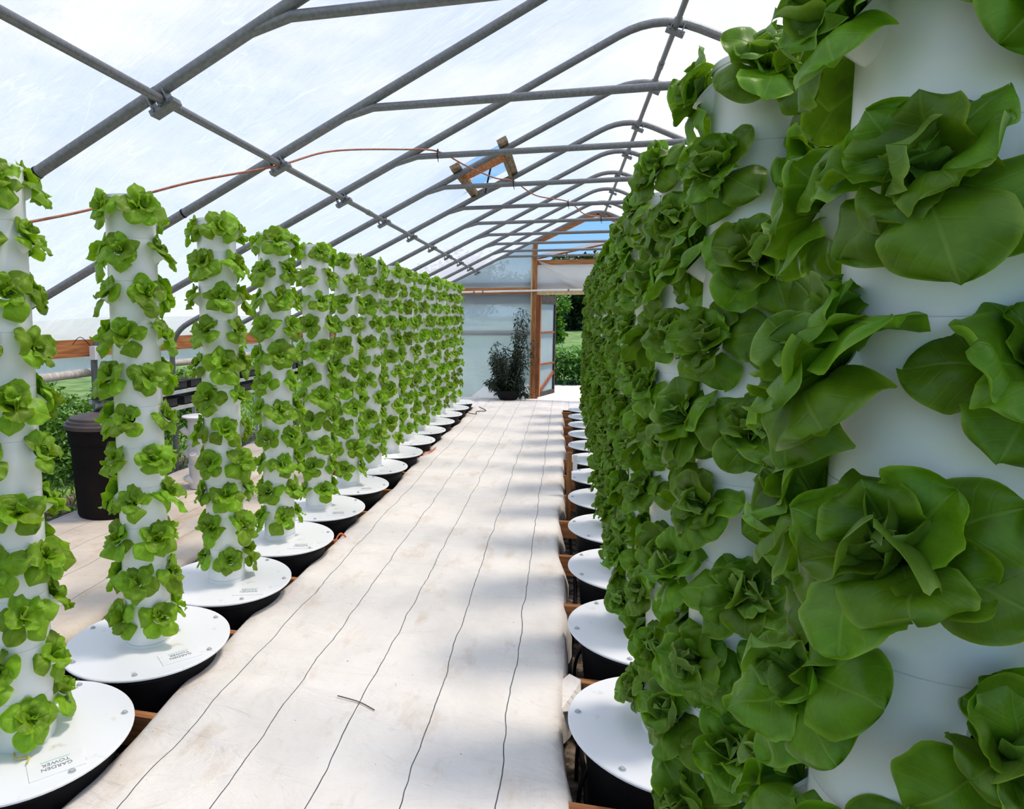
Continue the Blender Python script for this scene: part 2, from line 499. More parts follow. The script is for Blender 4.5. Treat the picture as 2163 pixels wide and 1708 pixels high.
ORD = ['', 'first', 'second', 'third', 'fourth', 'fifth', 'sixth', 'seventh', 'eighth', 'ninth', 'tenth', 'eleventh', 'twelfth', 'thirteenth', 'fourteenth', 'fifteenth']
def project(p):
    d = Vector(p) - Vector((0, 0, CAM_H))
    z = d.dot(fw)
    if z < 0.05:
        return (-9e3, -9e3, z)
    return (CX + FPX * d.dot(rt) / z, CY - FPX * d.dot(up) / z, z)

# ------------------------------------------------------------------ dimensions of the house
RX, RZ, SL = 0.598, 3.727, 0.483         # ridge x, ridge z, roof slope
HB, HSP = 2.697, 1.22                     # first hoop, hoop spacing
def hoop_y(j): return HB + (j - 1) * HSP
XL_WALL, XR_WALL = -4.09, 2 * RX + 4.09
Y_END, Y_FRONT = 13.70, -1.30
GZ = -0.30
def roof_z(x): return RZ - SL * abs(x - RX)

# ================================================================== SETTING
k = MB(); k.box(-5.2, 6.4, -3.0, 14.2, GZ - 0.05, GZ)
tag(k.build('floor', 'soil'), kind='structure')
# ground outside: rises gently beyond the field
gx = [-60, -30, -14, -8, -5.2, -3, 0, 3, 6.4, 12, 30, 60]
gy = [-20, -3, 5, 14.2, 20, 26, 34, 46, 60, 80, 110]
gv, gf = [], []
def gz(x, y):
    if y < 24: return GZ - 0.03
    return GZ - 0.03 + (min(y, 80) - 24) / 56 * 2.35
for y in gy:
    for x in gx: gv.append((x, y, gz(x, y)))
for j in range(len(gy) - 1):
    for i in range(len(gx) - 1):
        cxm, cym = (gx[i] + gx[i + 1]) / 2, (gy[j] + gy[j + 1]) / 2
        if -5.2 < cxm < 6.4 and -3 < cym < 14.2: continue
        a = j * len(gx) + i
        gf.append((a, a + 1, a + 1 + len(gx), a + len(gx)))
tag(put('ground', mesh_from('ground', gv, gf, 'grass')), kind='structure')
k = MB(); k.box(-2.2, 5.5, 14.2, 19.8, GZ - 0.04, GZ - 0.005)
tag(k.build('ground_gravel_path', 'gravel'), kind='structure')

# ---- roof film: two slopes, the left one with the vent hole
VX0, VX1, VY0, VY1 = -0.985, -0.615, 6.63, 7.58
roof = tag(empty('ceiling'), kind='structure')
def film_slope(side):
    if side < 0:
        prof = [(RX, RZ + 0.005), (RX - 0.12, RZ - 0.012)]
        xs = [0.2, -0.1, -0.3, -0.45, VX1, -0.8, VX0, -1.15, -1.3, -1.7, -2.1, -2.5, -2.9, -3.3, -3.7, -3.95]
        prof += [(x, roof_z(x) + 0.052) for x in xs]
        prof += [(-4.10, roof_z(-4.10) + 0.045), (-4.22, roof_z(-4.22) + 0.03), (-4.40, roof_z(-4.40))]
    else:
        prof = [(RX, RZ + 0.005), (RX + 0.12, RZ - 0.012)]
        xs = [0.95 + 0.42 * i for i in range(10)]
        prof += [(x, roof_z(x) + 0.052) for x in xs]
        prof += [(XR_WALL + 0.12, roof_z(XR_WALL + 0.12) + 0.03), (XR_WALL + 0.3, roof_z(XR_WALL + 0.3))]
    ys = [Y_FRONT]
    y = hoop_y(-2)
    cuts = []
    j = -2
    while hoop_y(j) < Y_END - 0.1:
        for fr in (0, .12, .32, .5, .68, .88):
            cuts.append(hoop_y(j) + fr * HSP)
        j += 1
    ys = sorted(set([Y_FRONT, Y_END + 0.12, VY0, VY1] + [c for c in cuts if Y_FRONT + .05 < c < Y_END]))
    vs, fs = [], []
    for (x, z) in prof:
        for y in ys:
            fr = ((y - HB) / HSP) % 1.0
            puff = 0.028 * math.sin(math.pi * fr) + 0.006 * math.sin(7 * x + 3 * y) * math.sin(math.pi * fr)
            edge = 0.0 if (z < 1.40 or abs(x - RX) < 1e-6) else 1.0
            if side < 0: puff += 0.075 * math.exp(-((x + 0.8) / 0.45) ** 4 - ((y - 6.96) / 0.85) ** 4)
            vs.append((x + side * 0.43 * puff * edge, y, z + 0.9 * puff * edge))
    n = len(ys)
    for a in range(len(prof) - 1):
        for b in range(n - 1):
            xm = (prof[a][0] + prof[a + 1][0]) / 2; ym = (ys[b] + ys[b + 1]) / 2
            if side < 0 and VX0 < xm < VX1 and VY0 < ym < VY1: continue
            fs.append((a * n + b, a * n + b + 1, (a + 1) * n + b + 1, (a + 1) * n + b))
    return mesh_from('film_sheet', vs, fs, 'film', True)
put('film_sheet', film_slope(-1), roof)
put('film_sheet', film_slope(1), roof)

# ---- hoops, each with its tie bar, clips and splice bands
def hoop_path():
    return fillet([(XL_WALL, 0, GZ), (XL_WALL, 0, roof_z(XL_WALL)), (RX, 0, RZ), (XR_WALL, 0, roof_z(XR_WALL)), (XR_WALL, 0, GZ)], [0.24, 0.30, 0.24])
HP = hoop_path()
kk = MB(); kk.tube(HP, 0.0285, 12)
me_hoop = kk.mesh('bent_pipe', 'steel', True, 50)
TZ = 2.8445
TXL = RX - (RZ - TZ) / SL; TXR = 2 * RX - TXL
kk = MB()
kk.tube([(TXL - 0.10, 0, TZ - 0.05), (TXL + 0.10, 0, TZ), (TXR - 0.10, 0, TZ), (TXR + 0.10, 0, TZ - 0.05)], 0.023, 10)
me_tie = kk.mesh('tie_bar', 'steel', True, 50)
def clip_mesh():
    c = MB()
    c.box(-0.065, 0.065, -0.02, 0.045, -0.012, 0.012)       # foot plate under the purlin
    c.box(-0.008, 0.008, -0.03, 0.03, 0.0, 0.085)           # web
    c.box(-0.045, -0.037, -0.03, 0.03, -0.005, 0.075)
    c.box(0.037, 0.045, -0.03, 0.03, -0.005, 0.075)
    return c.mesh('purlin_clip', 'steel')
me_clip = clip_mesh()
kk = MB(); kk.tube([(0, 0, -0.006), (0, 0, 0.006)], 0.031, 12)
me_band = kk.mesh('splice_band', 'black', True, 50)
XP, ZP = -1.7306, 2.5525
XRP, ZRP = 0.7087, 3.6214
for j in range(-2, 11):
    y = hoop_y(j)
    if j == 10: y = Y_END - 0.16
    n = j
    t = empty('greenhouse_hoop', (RX, y, GZ))
    where = {-2: 'behind the viewer, third back', -1: 'behind the viewer, second back', 0: 'just above the viewer, out of view', 10: 'against the end wall, farthest from viewer'}
    lab = where.get(j, f'{ORD[max(n,1)]} from the front of those in view' if j > 1 else 'nearest of those in view')
    tag(t, f'galvanised bent pipe hoop with tie bar, {lab}', 'hoop frame', 'galvanised hoops of the greenhouse')
    off = Matrix.Translation(Vector((-RX, 0, -GZ)))
    put('bent_pipe', me_hoop, t, mat=off)
    put('tie_bar', me_tie, t, mat=off)
    for (x, z, tilt) in ((XP, ZP, math.atan(SL)), (XRP, ZRP, -math.atan(SL)), (2 * RX - XP, ZP, -math.atan(SL))):
        cm = off @ Matrix.Translation(Vector((x, 0, z - 0.028))) @ Matrix.Rotation(-tilt, 4, 'Y')
        put('purlin_clip', me_clip, t, mat=cm)
    for x in (-2.40, 2 * RX + 2.40):
        z = roof_z(x) - 0.0
        bm_ = off @ Matrix.Translation(Vector((x, 0, z))) @ Matrix.Rotation((1 if x < RX else -1) * (math.pi / 2 - math.atan(SL)), 4, 'Y')
        put('splice_band', me_band, t, mat=bm_)
# lengthwise purlins
for (x, z, lab) in ((XP, ZP, 'thin steel purlin pipe along the left roof slope'), (XRP, ZRP, 'thin steel purlin pipe just under the ridge'), (2 * RX - XP, ZP, 'thin steel purlin pipe along the right roof slope')):
    t = tag(empty('roof_purlin', (x, Y_FRONT, z)), lab, 'purlin')
    c = MB(); c.tube([(0, 0, 0), (0, Y_END + 0.02 - Y_FRONT, 0)], 0.0205, 10); c.build('pipe', 'steel', t, True, 50)
    for yy in (hoop_y(3) + 0.72 - Y_FRONT, hoop_y(7) + 0.3 - Y_FRONT):
        c = MB(); c.tube([(0, yy - 0.06, 0), (0, yy + 0.06, 0)], 0.0245, 10); c.build('coupling', 'steel', t, True, 50)

# ---- side walls: hip board, curtain film and its roll-up pipe
for side, xw, nm in ((-1, XL_WALL - 0.055, 'wall_left'), (1, XR_WALL + 0.055, 'wall_right')):
    wl = tag(empty(nm), kind='structure')
    y = Y_FRONT
    while y < Y_END - 0.1:
        y2 = min(y + 3.66, Y_END)
        boxpart('hip_board', (xw - 0.02, xw + 0.02, y + 0.004, y2 - 0.004, 1.275, 1.425), 'wood_y', wl)
        y = y2
    vs, fs = [], []
    yy = np.linspace(Y_FRONT, Y_END, 60)
    zz = [1.28, 1.24, 1.19, 1.14]
    for z in zz:
        for y in yy:
            vs.append((xw + side * 0.03 + 0.012 * math.sin(9 * y + 5 * z) * (1.28 - z) / 0.14, y, z))
    for a in range(3):
        for b in range(59):
            fs.append((a * 60 + b, a * 60 + b + 1, (a + 1) * 60 + b + 1, (a + 1) * 60 + b))
    put('curtain_film', mesh_from('curtain_film', vs, fs, 'film_side', True), wl)
    c = MB(); c.tube([(xw + side * 0.03, Y_FRONT + (Y_END - Y_FRONT) * i / 30, 1.125 + 0.006 * math.sin(i)) for i in range(31)], 0.038, 12)
    c.build('roll_up_pipe', 'roll_pipe', wl, True, 50)

# ---- end wall
wb = tag(empty('wall_back', (0, 0, 0)), kind='structure')
E = Y_END
PXL, PXR = -0.635, -0.545
boxpart('post', (PXL, PXR, E - 0.10, E, GZ, 3.10), 'wood_z', wb)
boxpart('trim_strip', (PXL - 0.028, PXL, E - 0.085, E - 0.005, GZ, 3.02), 'wood_pale', wb)
boxpart('post', (2 * RX - PXR, 2 * RX - PXL, E - 0.10, E, GZ, 3.10), 'wood_z', wb)
c = MB(); c.bar((PXL, E - 0.05, 3.085), (RX, E - 0.05, 3.66), 0.07, 0.09); c.build('gable_rafter', 'wood_x', wb)
c = MB(); c.bar((2 * RX - PXL, E - 0.05, 3.085), (RX, E - 0.05, 3.66), 0.07, 0.09); c.build('gable_rafter', 'wood_x', wb)
boxpart('cross_beam', (-4.05, PXL - 0.03, E - 0.085, E - 0.02, 2.105, 2.235), 'wood_x', wb)
boxpart('door_header', (PXR, 2 * RX - PXR, E - 0.085, E - 0.02, 2.085, 2.165), 'wood_pale', wb)
boxpart('upper_rail', (PXR, 2 * RX - PXR, E - 0.05, E, 2.68, 2.775), 'wood_x', wb)
boxpart('outer_rail', (-4.05, PXL, E + 0.02, E + 0.06, 2.255, 2.35), 'dark_board', wb)
boxpart('outer_rail', (PXR, 2 * RX - PXR, E + 0.02, E + 0.06, 2.20, 2.33), 'dark_board', wb)
boxpart('outer_header', (-4.05, PXL, E + 0.02, E + 0.06, 1.90, 2.11), 'dark_board', wb)
boxpart('middle_rail', (-4.05, PXL, E + 0.012, E + 0.06, 1.30, 1.375), 'wood_grey', wb)
boxpart('middle_rail', (-4.05, PXL, E + 0.012, E + 0.05, 1.268, 1.298), 'wood_red', wb)
boxpart('sill', (-4.05, PXL, E - 0.04, E + 0.04, GZ, -0.02), 'wood_grey', wb)
# left film panel up to the roof line
vs, fs = [], []
xs = np.linspace(-4.1, PXL + 0.01, 26)
nz = 14
for x in xs:
    zt = roof_z(x) + 0.03
    for i in range(nz):
        z = GZ + 0.1 + (zt - GZ - 0.1) * i / (nz - 1)
        vs.append((x, E + 0.004 + 0.006 * math.sin(5 * x + 3 * z) * math.sin(2.3 * z), z))
for a in range(25):
    for b in range(nz - 1):
        fs.append((a * nz + b, (a + 1) * nz + b, (a + 1) * nz + b + 1, a * nz + b + 1))
put('film_panel', mesh_from('film_panel', vs, fs, 'film_end', True), wb)
vs, fs = [], []
xs = np.linspace(2 * RX - PXR, 5.25, 12)
for x in xs:
    zt = roof_z(x) + 0.03
    for i in range(nz): vs.append((x, E + 0.004, GZ + 0.1 + (zt - GZ - 0.1) * i / (nz - 1)))
for a in range(11):
    for b in range(nz - 1): fs.append((a * nz + b, (a + 1) * nz + b, (a + 1) * nz + b + 1, a * nz + b + 1))
put('film_panel', mesh_from('film_panel', vs, fs, 'film_end', True), wb)
# clear film under the upper rail, and a slack sheet sagging across it
boxpart('clear_panel', (PXR, 2 * RX - PXR, E + 0.001, E + 0.003, 2.16, 2.70), 'film_clear', wb)
vs, fs = [], []
nu, nv = 24, 10
for a in range(nu):
    u = a / (nu - 1)
    x = PXR + 0.005 + u * 1.9
    ztop = 2.765 - 0.20 * math.sin(math.pi * min(1, u * 1.05)) - 0.05 * u
    zbot = 2.76 - 0.60 * (1 - (1 - min(1, u / 0.55)) ** 1.7)
    for b in range(nv):
        w = b / (nv - 1)
        z = ztop + (zbot - ztop) * w
        vs.append((x, E - 0.055 - 0.03 * math.sin(math.pi * w) - 0.014 * math.sin(w * 14 + 4 * u), z))
for a in range(nu - 1):
    for b in range(nv - 1): fs.append((a * nv + b, (a + 1) * nv + b, (a + 1) * nv + b + 1, a * nv + b + 1))
put('sagging_film', mesh_from('sagging_film', vs, fs, 'film_clear', True), wb)
# tilted vent sash in the gable opening
c = MB(); c.bar((PXR, E + 0.10, 2.815), (1.62, E + 0.10, 3.235), 0.04, 0.03); c.build('sash_bar', 'wood_x', wb)
c = MB(); c.bar((PXR, E + 0.10, 2.855), (1.62, E + 0.10, 3.275), 0.16, 0.055); c.build('sash_film', 'pvc', wb)
# open door leaf, swung outwards
dr = tag(empty('door_1', (-0.49, E - 0.02, 0.02), math.radians(71.5)), kind='structure')
DW, DH = 0.95, 2.06
boxpart('stile', (0.0, 0.06, -0.02, 0.02, 0, DH), 'wood_z', dr)
boxpart('stile', (DW - 0.05, DW, -0.02, 0.02, 0, DH), 'wood_dark', dr)
boxpart('top_rail', (0.06, DW - 0.05, -0.02, 0.02, DH - 0.17, DH), 'wood_dark', dr)
boxpart('bottom_rail', (0.06, DW - 0.05, -0.02, 0.02, 0, 0.09), 'wood_dark', dr)
boxpart('middle_rail', (0.06, DW - 0.05, -0.016, 0.016, 1.29, 1.33), 'wood_red', dr)
boxpart('middle_rail', (0.06, DW - 0.05, -0.016, 0.016, 0.64, 0.68), 'wood_red', dr)
c = MB(); c.bar((0.07, 0.0, 0.10), (DW - 0.06, 0.0, 0.46), 0.03, 0.07); c.build('brace', 'wood_red', dr)
boxpart('film_pane', (0.05, DW - 0.04, 0.021, 0.023, 0.05, DH - 0.1), 'film_door', dr)
boxpart('jamb', (PXR, PXR + 0.05, E - 0.09, E + 0.03, GZ, 2.09), 'wood_red', wb)
# white pipe across the end wall
t = tag(empty('cross_pipe', (0, E - 0.13, 2.17)), 'thin white pipe running across the end wall below the gable', 'pipe')
c = MB(); c.tube([(-3.9, 0, -0.045), (-2.0, 0, -0.02), (-0.5, 0, 0.0), (1.8, 0, 0.012)], 0.021, 10); c.build('pipe', 'white_pipe', t, True, 50)
for x, z in ((-1.62, -0.016), (-1.8, -0.018), (0.07, 0.003)):
    c = MB(); c.tube([(x - 0.015, 0, z), (x + 0.015, 0, z)], 0.027, 10); c.build('hanger_clip', 'steel', t, True, 50)

# ================================================================== WALKWAY
def drape(name, x0, x1, y0, y1, z, nx, ny, mat, amp, left_drop, right_drop, seed, edge_wave=0.02):
    r = np.random.default_rng(seed)
    ph = r.uniform(0, 6.28, 12)
    cols = []
    if left_drop: cols += [(-0.012, -left_drop), (-0.004, -left_drop * 0.45), (0.012, -0.008)]
    xs_in = np.linspace(x0 + 0.05, x1 - 0.05, nx)
    vs, fs = [], []
    ys = np.linspace(y0, y1, ny)
    for y in ys:
        el = edge_wave * (math.sin(1.3 * y + ph[0]) + 0.6 * math.sin(3.1 * y + ph[1]) + .4 * math.sin(7.7 * y + ph[8]))
        er = edge_wave * (math.sin(1.1 * y + ph[2]) + 0.7 * math.sin(2.7 * y + ph[3]) + .5 * math.sin(6.3 * y + ph[9]))
        row = []
        if left_drop:
            row += [(x0 + el - 0.015, -left_drop * (1 + .3 * math.sin(2.1 * y + ph[4]))), (x0 + el - 0.006, -left_drop * .4), (x0 + el + 0.012, -0.008)]
        for x in xs_in: row.append((x + (el if x < (x0 + x1) / 2 else er) * abs((x - (x0 + x1) / 2) / ((x1 - x0) / 2)) ** 6, 0.0))
        if right_drop:
            fold = 0.02 * math.sin(8.3 * y + ph[5]) + 0.012 * math.sin(17 * y + ph[6])
            row += [(x1 + er - 0.012, -0.010), (x1 + er + 0.010 + fold * .3, -right_drop * .35), (x1 + er + 0.012 + fold, -right_drop * .7), (x1 + er + 0.004 + fold * 1.3, -right_drop * (1 + .2 * math.sin(1.9 * y + ph[7])))]
        for x, dz in row:
            w = amp * (math.sin(2.3 * x + 1.1 * y + ph[4]) * math.sin(1.7 * y - 1.2 * x + ph[5]) + 0.5 * math.sin(6.1 * y + 2.2 * x + ph[6]) * math.sin(3.3 * x + ph[7]) + 0.25 * math.sin(13 * y + 5 * x + ph[10]))
            vs.append((x, y, z + dz + (w if dz > -0.02 else w * .3)))
    n = len(row)
    for b in range(ny - 1):
        for a in range(n - 1):
            fs.append((b * n + a, b * n + a + 1, (b + 1) * n + a + 1, (b + 1) * n + a))
    return put(name, mesh_from(name, vs, fs, mat, True))
tag(drape('ground_cover_mat', -1.60, 0.03, 0.6, 13.3, 0.0, 36, 190, 'mat', 0.006, 0.05, 0.22, 3), 'long white woven ground cover mat with dark threads down the middle aisle', 'mat')
tag(drape('ground_cover_mat', -3.98, -2.43, 0.6, 11.9, 0.0, 24, 120, 'mat2', 0.007, 0.05, 0.10, 5), 'stained tan woven mat in the aisle left of the towers', 'mat')
tag(drape('ground_cover_mat', -3.98, 2.4, 12.05, 13.66, -0.012, 60, 24, 'mat', 0.006, 0.05, 0.05, 9), 'white woven mat lying crosswise along the end wall', 'mat')

LX, RXT = -1.886, 0.410
def lt_y(i): return 2.6507 + (i - 2) * 0.7487
def rt_y(i): return 0.8361 + i * 0.8097
def rt_x(i): return RXT + 0.0045 * i
fr = tag(empty('boardwalk_frame', (0, 0, GZ)), 'orange lumber frame of joists and bearers under the middle mat', 'frame')
def fpart(name, b, mat):
    c = MB(); c.box(b[0], b[1], b[2], b[3], b[4] - GZ, b[5] - GZ); return c.build(name, mat, fr)
for i in range(0, 15):
    y = lt_y(i) + 0.374
    fpart('joist', (-2.46, -0.82, y - 0.02, y + 0.02, -0.16, -0.025), 'wood_x')
for i in range(0, 14):
    y = rt_y(i) + 0.49
    fpart('joist', (-0.78, 0.86, y - 0.02, y + 0.02, -0.16, -0.025), 'wood_x')
for x in (-1.50, -0.80, -0.10):
    fpart('bearer', (x - 0.02, x + 0.02, 0.6, 12.0, -0.27, -0.165), 'wood_y')
for x in (-1.50, -0.80, -0.10):
    for y in np.arange(1.0, 12.0, 1.6):
        fpart('stub_post', (x - 0.04, x + 0.04, y - 0.04, y + 0.04, GZ, -0.26), 'wood_z')
fr2 = tag(empty('boardwalk_frame', (0, 0, GZ)), 'lumber frame of joists under the stained mat on the left', 'frame')
for i in range(0, 13):
    y = 0.8 + i * 0.92
    c = MB(); c.box(-3.96, -2.46, y - 0.02, y + 0.02, 0, 0.275); c.build('joist', 'wood_x', fr2)
fr3 = tag(empty('boardwalk_frame', (0, 0, GZ)), 'lumber frame under the crosswise mat by the end wall', 'frame')
for i in range(0, 3):
    y = 12.15 + i * 0.7
    c = MB(); c.box(-3.9, 2.3, y - 0.02, y + 0.02, 0, 0.262); c.build('joist', 'wood_x', fr3)

# ================================================================== TOWERS
TR = 0.104
SEC = 0.184
def section_mesh():
    c = MB()
    p = [(TR - 0.0022, 0.0), (TR - 0.0004, 0.0008), (TR, 0.002), (TR, SEC - 0.0006), (TR - 0.0022, SEC)]
    c.lathe(p, 40)
    return c.mesh('section', 'white', True, 40)
me_sec = section_mesh()
c = MB(); c.lathe([(TR, 0.0), (TR, 1.0)], 40); me_base = c.mesh('base_section', 'white', True, 40)
c = MB(); c.lathe([(TR - 0.012, -0.02), (TR - 0.012, 0.0), (TR + 0.0015, 0.002), (TR + 0.0015, -0.012)], 40)
c.lathe([(TR - 0.012, -0.006), (0.001, -0.006)], 40); me_cap = c.mesh('top_cap', 'white', True, 30)
def port_mesh():
    """cup slanting up and out of the column; local x is outwards"""
    n = 18
    ax = Vector((math.cos(math.radians(42)), 0, math.sin(math.radians(42))))
    s1 = Vector((0, 1, 0)); s2 = ax.cross(s1)
    o = Vector((TR - 0.032, 0, -0.040))
    v, f, mi = [], [], []
    prof = [(0.0, 0.022), (0.03, 0.027), (0.050, 0.0295), (0.062, 0.030), (0.0625, 0.0318), (0.067, 0.0318), (0.067, 0.028), (0.056, 0.027)]
    for d, r in prof:
        for j in range(n):
            a = 2 * math.pi * j / n
            v.append(o + ax * d + (s1 * math.cos(a) + s2 * math.sin(a)) * r)
    for i in range(len(prof) - 1):
        for j in range(n):
            j2 = (j + 1) % n
            f.append((i * n + j, i * n + j2, (i + 1) * n + j2, (i + 1) * n + j)); mi.append(0)
    f.append(tuple((len(prof) - 1) * n + j for j in range(n))); mi.append(1)
    me = mesh_from('port', v, f, ['white', 'black'], True, mi)
    me.set_sharp_from_angle(angle=math.radians(50))
    return me
me_port = port_mesh()
PORT_MOUTH = Vector((TR - 0.032 + 0.066 * math.cos(math.radians(42)), 0, -0.040 + 0.066 * math.sin(math.radians(42))))
LIDR = 0.371
c = MB(); c.lathe([(0.002, 0.0), (LIDR - 0.004, 0.0), (LIDR, -0.004), (LIDR, -0.010), (LIDR - 0.003, -0.013), (0.30, -0.013)], 72)
me_lid = c.mesh('lid', 'lid', True, 40)
c = MB(); c.lathe([(0.315, -0.013), (0.325, -0.05), (0.31, -0.06), (0.275, -0.385), (0.01, -0.39)], 48)
me_tub = c.mesh('reservoir_tub', 'black', True, 40)
c = MB(); c.lathe([(0.009, 0.0), (0.009, 0.006), (0.006, 0.009), (0.001, 0.009)], 6); c.lathe([(0.013, 0.0), (0.013, 0.002), (0.009, 0.002)], 12)
me_bolt = c.mesh('bolt', 'steel_pale')
c = MB(); c.box(-0.085, 0.085, -0.052, 0.052, 0.0, 0.004); me_plate = c.mesh('name_plate', 'white')
c = MB(); c.box(-0.045, 0.045, 0.0, 0.003, 0.0, 0.0006); me_line = c.mesh('green_line', 'green_ink')
def text_mesh(txt, size):
    cu = bpy.data.curves.new('lettering', 'FONT')
    cu.body = txt; cu.size = size; cu.align_x = 'CENTER'; cu.align_y = 'CENTER'; cu.extrude = 0.0003
    o = bpy.data.objects.new('lettering_tmp', cu); COL.objects.link(o)
    dg = bpy.context.evaluated_depsgraph_get()
    me = bpy.data.meshes.new_from_object(o.evaluated_get(dg))
    bpy.data.objects.remove(o); bpy.data.curves.remove(cu)
    me.materials.clear(); me.materials.append(M['grey_ink']); me.name = 'lettering'
    return me
me_t1 = text_mesh('TOWER', 0.024)
me_t2 = text_mesh('GARDEN', 0.024)

def make_tower(row, i, x, y, zlid, ztop, label):
    t = tag(empty('hydroponic_tower', (x, y, GZ)), label, 'tower', 'left row of towers' if row == 'L' else 'right row of towers')
    lid = put('lid', me_lid, t, (0, 0, zlid - GZ))
    tub = put('reservoir_tub', me_tub, t, (0, 0, zlid - GZ))
    tub.scale.z = (zlid - GZ) / 0.39
    for a in range(6):
        an = a * math.pi / 3 + 0.35 + (0.3 * i)
        put('bolt', me_bolt, lid, (0.335 * math.cos(an), 0.335 * math.sin(an), 0))
    nlev = 11
    zb = ztop - nlev * SEC
    b = put('base_section', me_base, t, (0, 0, zlid - GZ))
    b.scale.z = zb - zlid
    for s in range(nlev):
        put('section', me_sec, t, (0, 0, zb + s * SEC - GZ))
    put('top_cap', me_cap, t, (0, 0, ztop - GZ))
    if row == 'L':
        pl = put('name_plate', me_plate, t)
        pl.location = (0.235, -0.115, zlid - GZ); pl.rotation_euler = (0, 0, math.radians(48))
        if i >= 3: pl.location = (0.215, -0.15, zlid - GZ); pl.rotation_euler = (0, 0, math.radians(18))
        if i < 7:
            for me, dy in ((me_t1, 0.005), (me_t2, -0.025)):
                q = put('lettering', me, pl, (0, dy, 0.0045)); q.rotation_euler = (0, 0, math.pi)
                q.location = (0, -dy * 0 + (0.014 if me is me_t1 else -0.011), 0.0045)
            put('green_line', me_line, pl, (0, 0.030, 0.004))
    return t, zb

# ------------------------------------------------------------------ lettuce leaves
def leaf_geo(Lh, Wd, e0, e1, cup, ruf, seed, nt=10, ns=8, bend=1.25, peak=0.56):
    r = np.random.default_rng(seed)
    ph = r.uniform(0, 6.28, 8)
    fq = r.uniform(0.9, 1.9, 4)
    asym = r.uniform(-0.12, 0.12)
    tw = r.uniform(-0.25, 0.25)
    ts = np.sin(np.linspace(0, 1, nt + 1) * math.pi / 2) ** 1.05
    cx = cz = 0.0
    V, UV = [], []
    pt = 0
    for k_, t in enumerate(ts):
        th = e0 + (e1 - e0) * t ** bend
        if k_:
            d = (t - pt) * Lh
            cx += math.cos(th) * d; cz += math.sin(th) * d
        pt = t
        if t > peak:
            w = math.sqrt(max(0, 1 - ((t - peak) / (1.0 - peak)) ** 2.5)) * 0.985 + 0.015
        else:
            q = t / peak
            w = 0.13 + 0.87 * (q * q * (3 - 2 * q)) ** 0.8
        w *= Wd / 2
        nx, nz_ = -math.sin(th), math.cos(th)
        for s in np.linspace(-1, 1, ns + 1):
            a = abs(s)
            rp = ruf * Wd * a ** 2.2 * (math.sin(6.28 * fq[0] * t + ph[0] + (1.7 if s > 0 else 0) + ph[1]) + 0.5 * math.sin(6.28 * 2.1 * fq[1] * t + ph[2] + (2.2 if s > 0 else 0))) * min(1, 1.6 * t)
            tip = ruf * Wd * 0.45 * max(0, t - 0.7) / 0.3 * math.sin(3.4 * s + ph[3])
            off = cup * w * a ** 2 + rp + tip - 0.10 * w * math.exp(-(s / 0.16) ** 2) * (1 - 0.6 * t) + tw * s * w * t
            off += 0.055 * Wd * math.sin(9 * t + ph[4]) * math.sin(4.2 * s + ph[5]) * min(1, 2 * t)
            yy = s * w * (1 - 0.16 * min(1, abs(cup)) * a ** 2) * (1 + asym * s) + 0.06 * Lh * math.sin(2.2 * t + ph[6]) * t * 0.5
            V.append((cx + nx * off, yy, cz + nz_ * off))
            UV.append((t, s * 0.5 + 0.5))
    F = []
    n = ns + 1
    for a in range(nt):
        for b in range(ns):
            F.append((a * n + b, (a + 1) * n + b, (a + 1) * n + b + 1, a * n + b + 1))
    return np.array(V), F, np.array(UV)
R_ = math.radians
def leaf_set(kind, nt, ns):
    """outer, middle, heart leaf geometries for a unit plant"""
    out = {'o': [], 'm': [], 'h': []}
    rr = np.random.default_rng({'young': 11, 'mature': 23}[kind])
    for q in range(10):
        out['o'].append(leaf_geo(rr.uniform(.110, .135), rr.uniform(.098, .124), R_(rr.uniform(28, 48)), R_(rr.uniform(-75, -25)), rr.uniform(-.7, -.05), rr.uniform(.035, .085), 100 + q, nt, ns))
    for q in range(8):
        out['m'].append(leaf_geo(rr.uniform(.09, .108), rr.uniform(.086, .108), R_(rr.uniform(50, 66)), R_(rr.uniform(-45, 10)), rr.uniform(-.35, .5), rr.uniform(.08, .15), 200 + q, nt, ns))
    for q in range(6):
        out['h'].append(leaf_geo(rr.uniform(.06, .078), rr.uniform(.062, .082), R_(rr.uniform(70, 86)), R_(rr.uniform(70, 125)), rr.uniform(.5, .95), rr.uniform(.09, .15), 300 + q, max(5, nt - 2), ns))
    return out
SETS = {}
MESH = {}
for kind in ('young', 'mature'):
    SETS[kind, 'hi'] = leaf_set(kind, 18, 14)
    SETS[kind, 'lo'] = leaf_set(kind, 6, 4)
    for cl in 'omh':
        mt = 'leaf_young' if kind == 'young' else ('leaf_heart' if cl == 'h' else 'leaf_mature')
        MESH[kind, cl] = [mesh_from('leaf', v, f, mt, True, None, uv) for v, f, uv in SETS[kind, 'hi'][cl]]

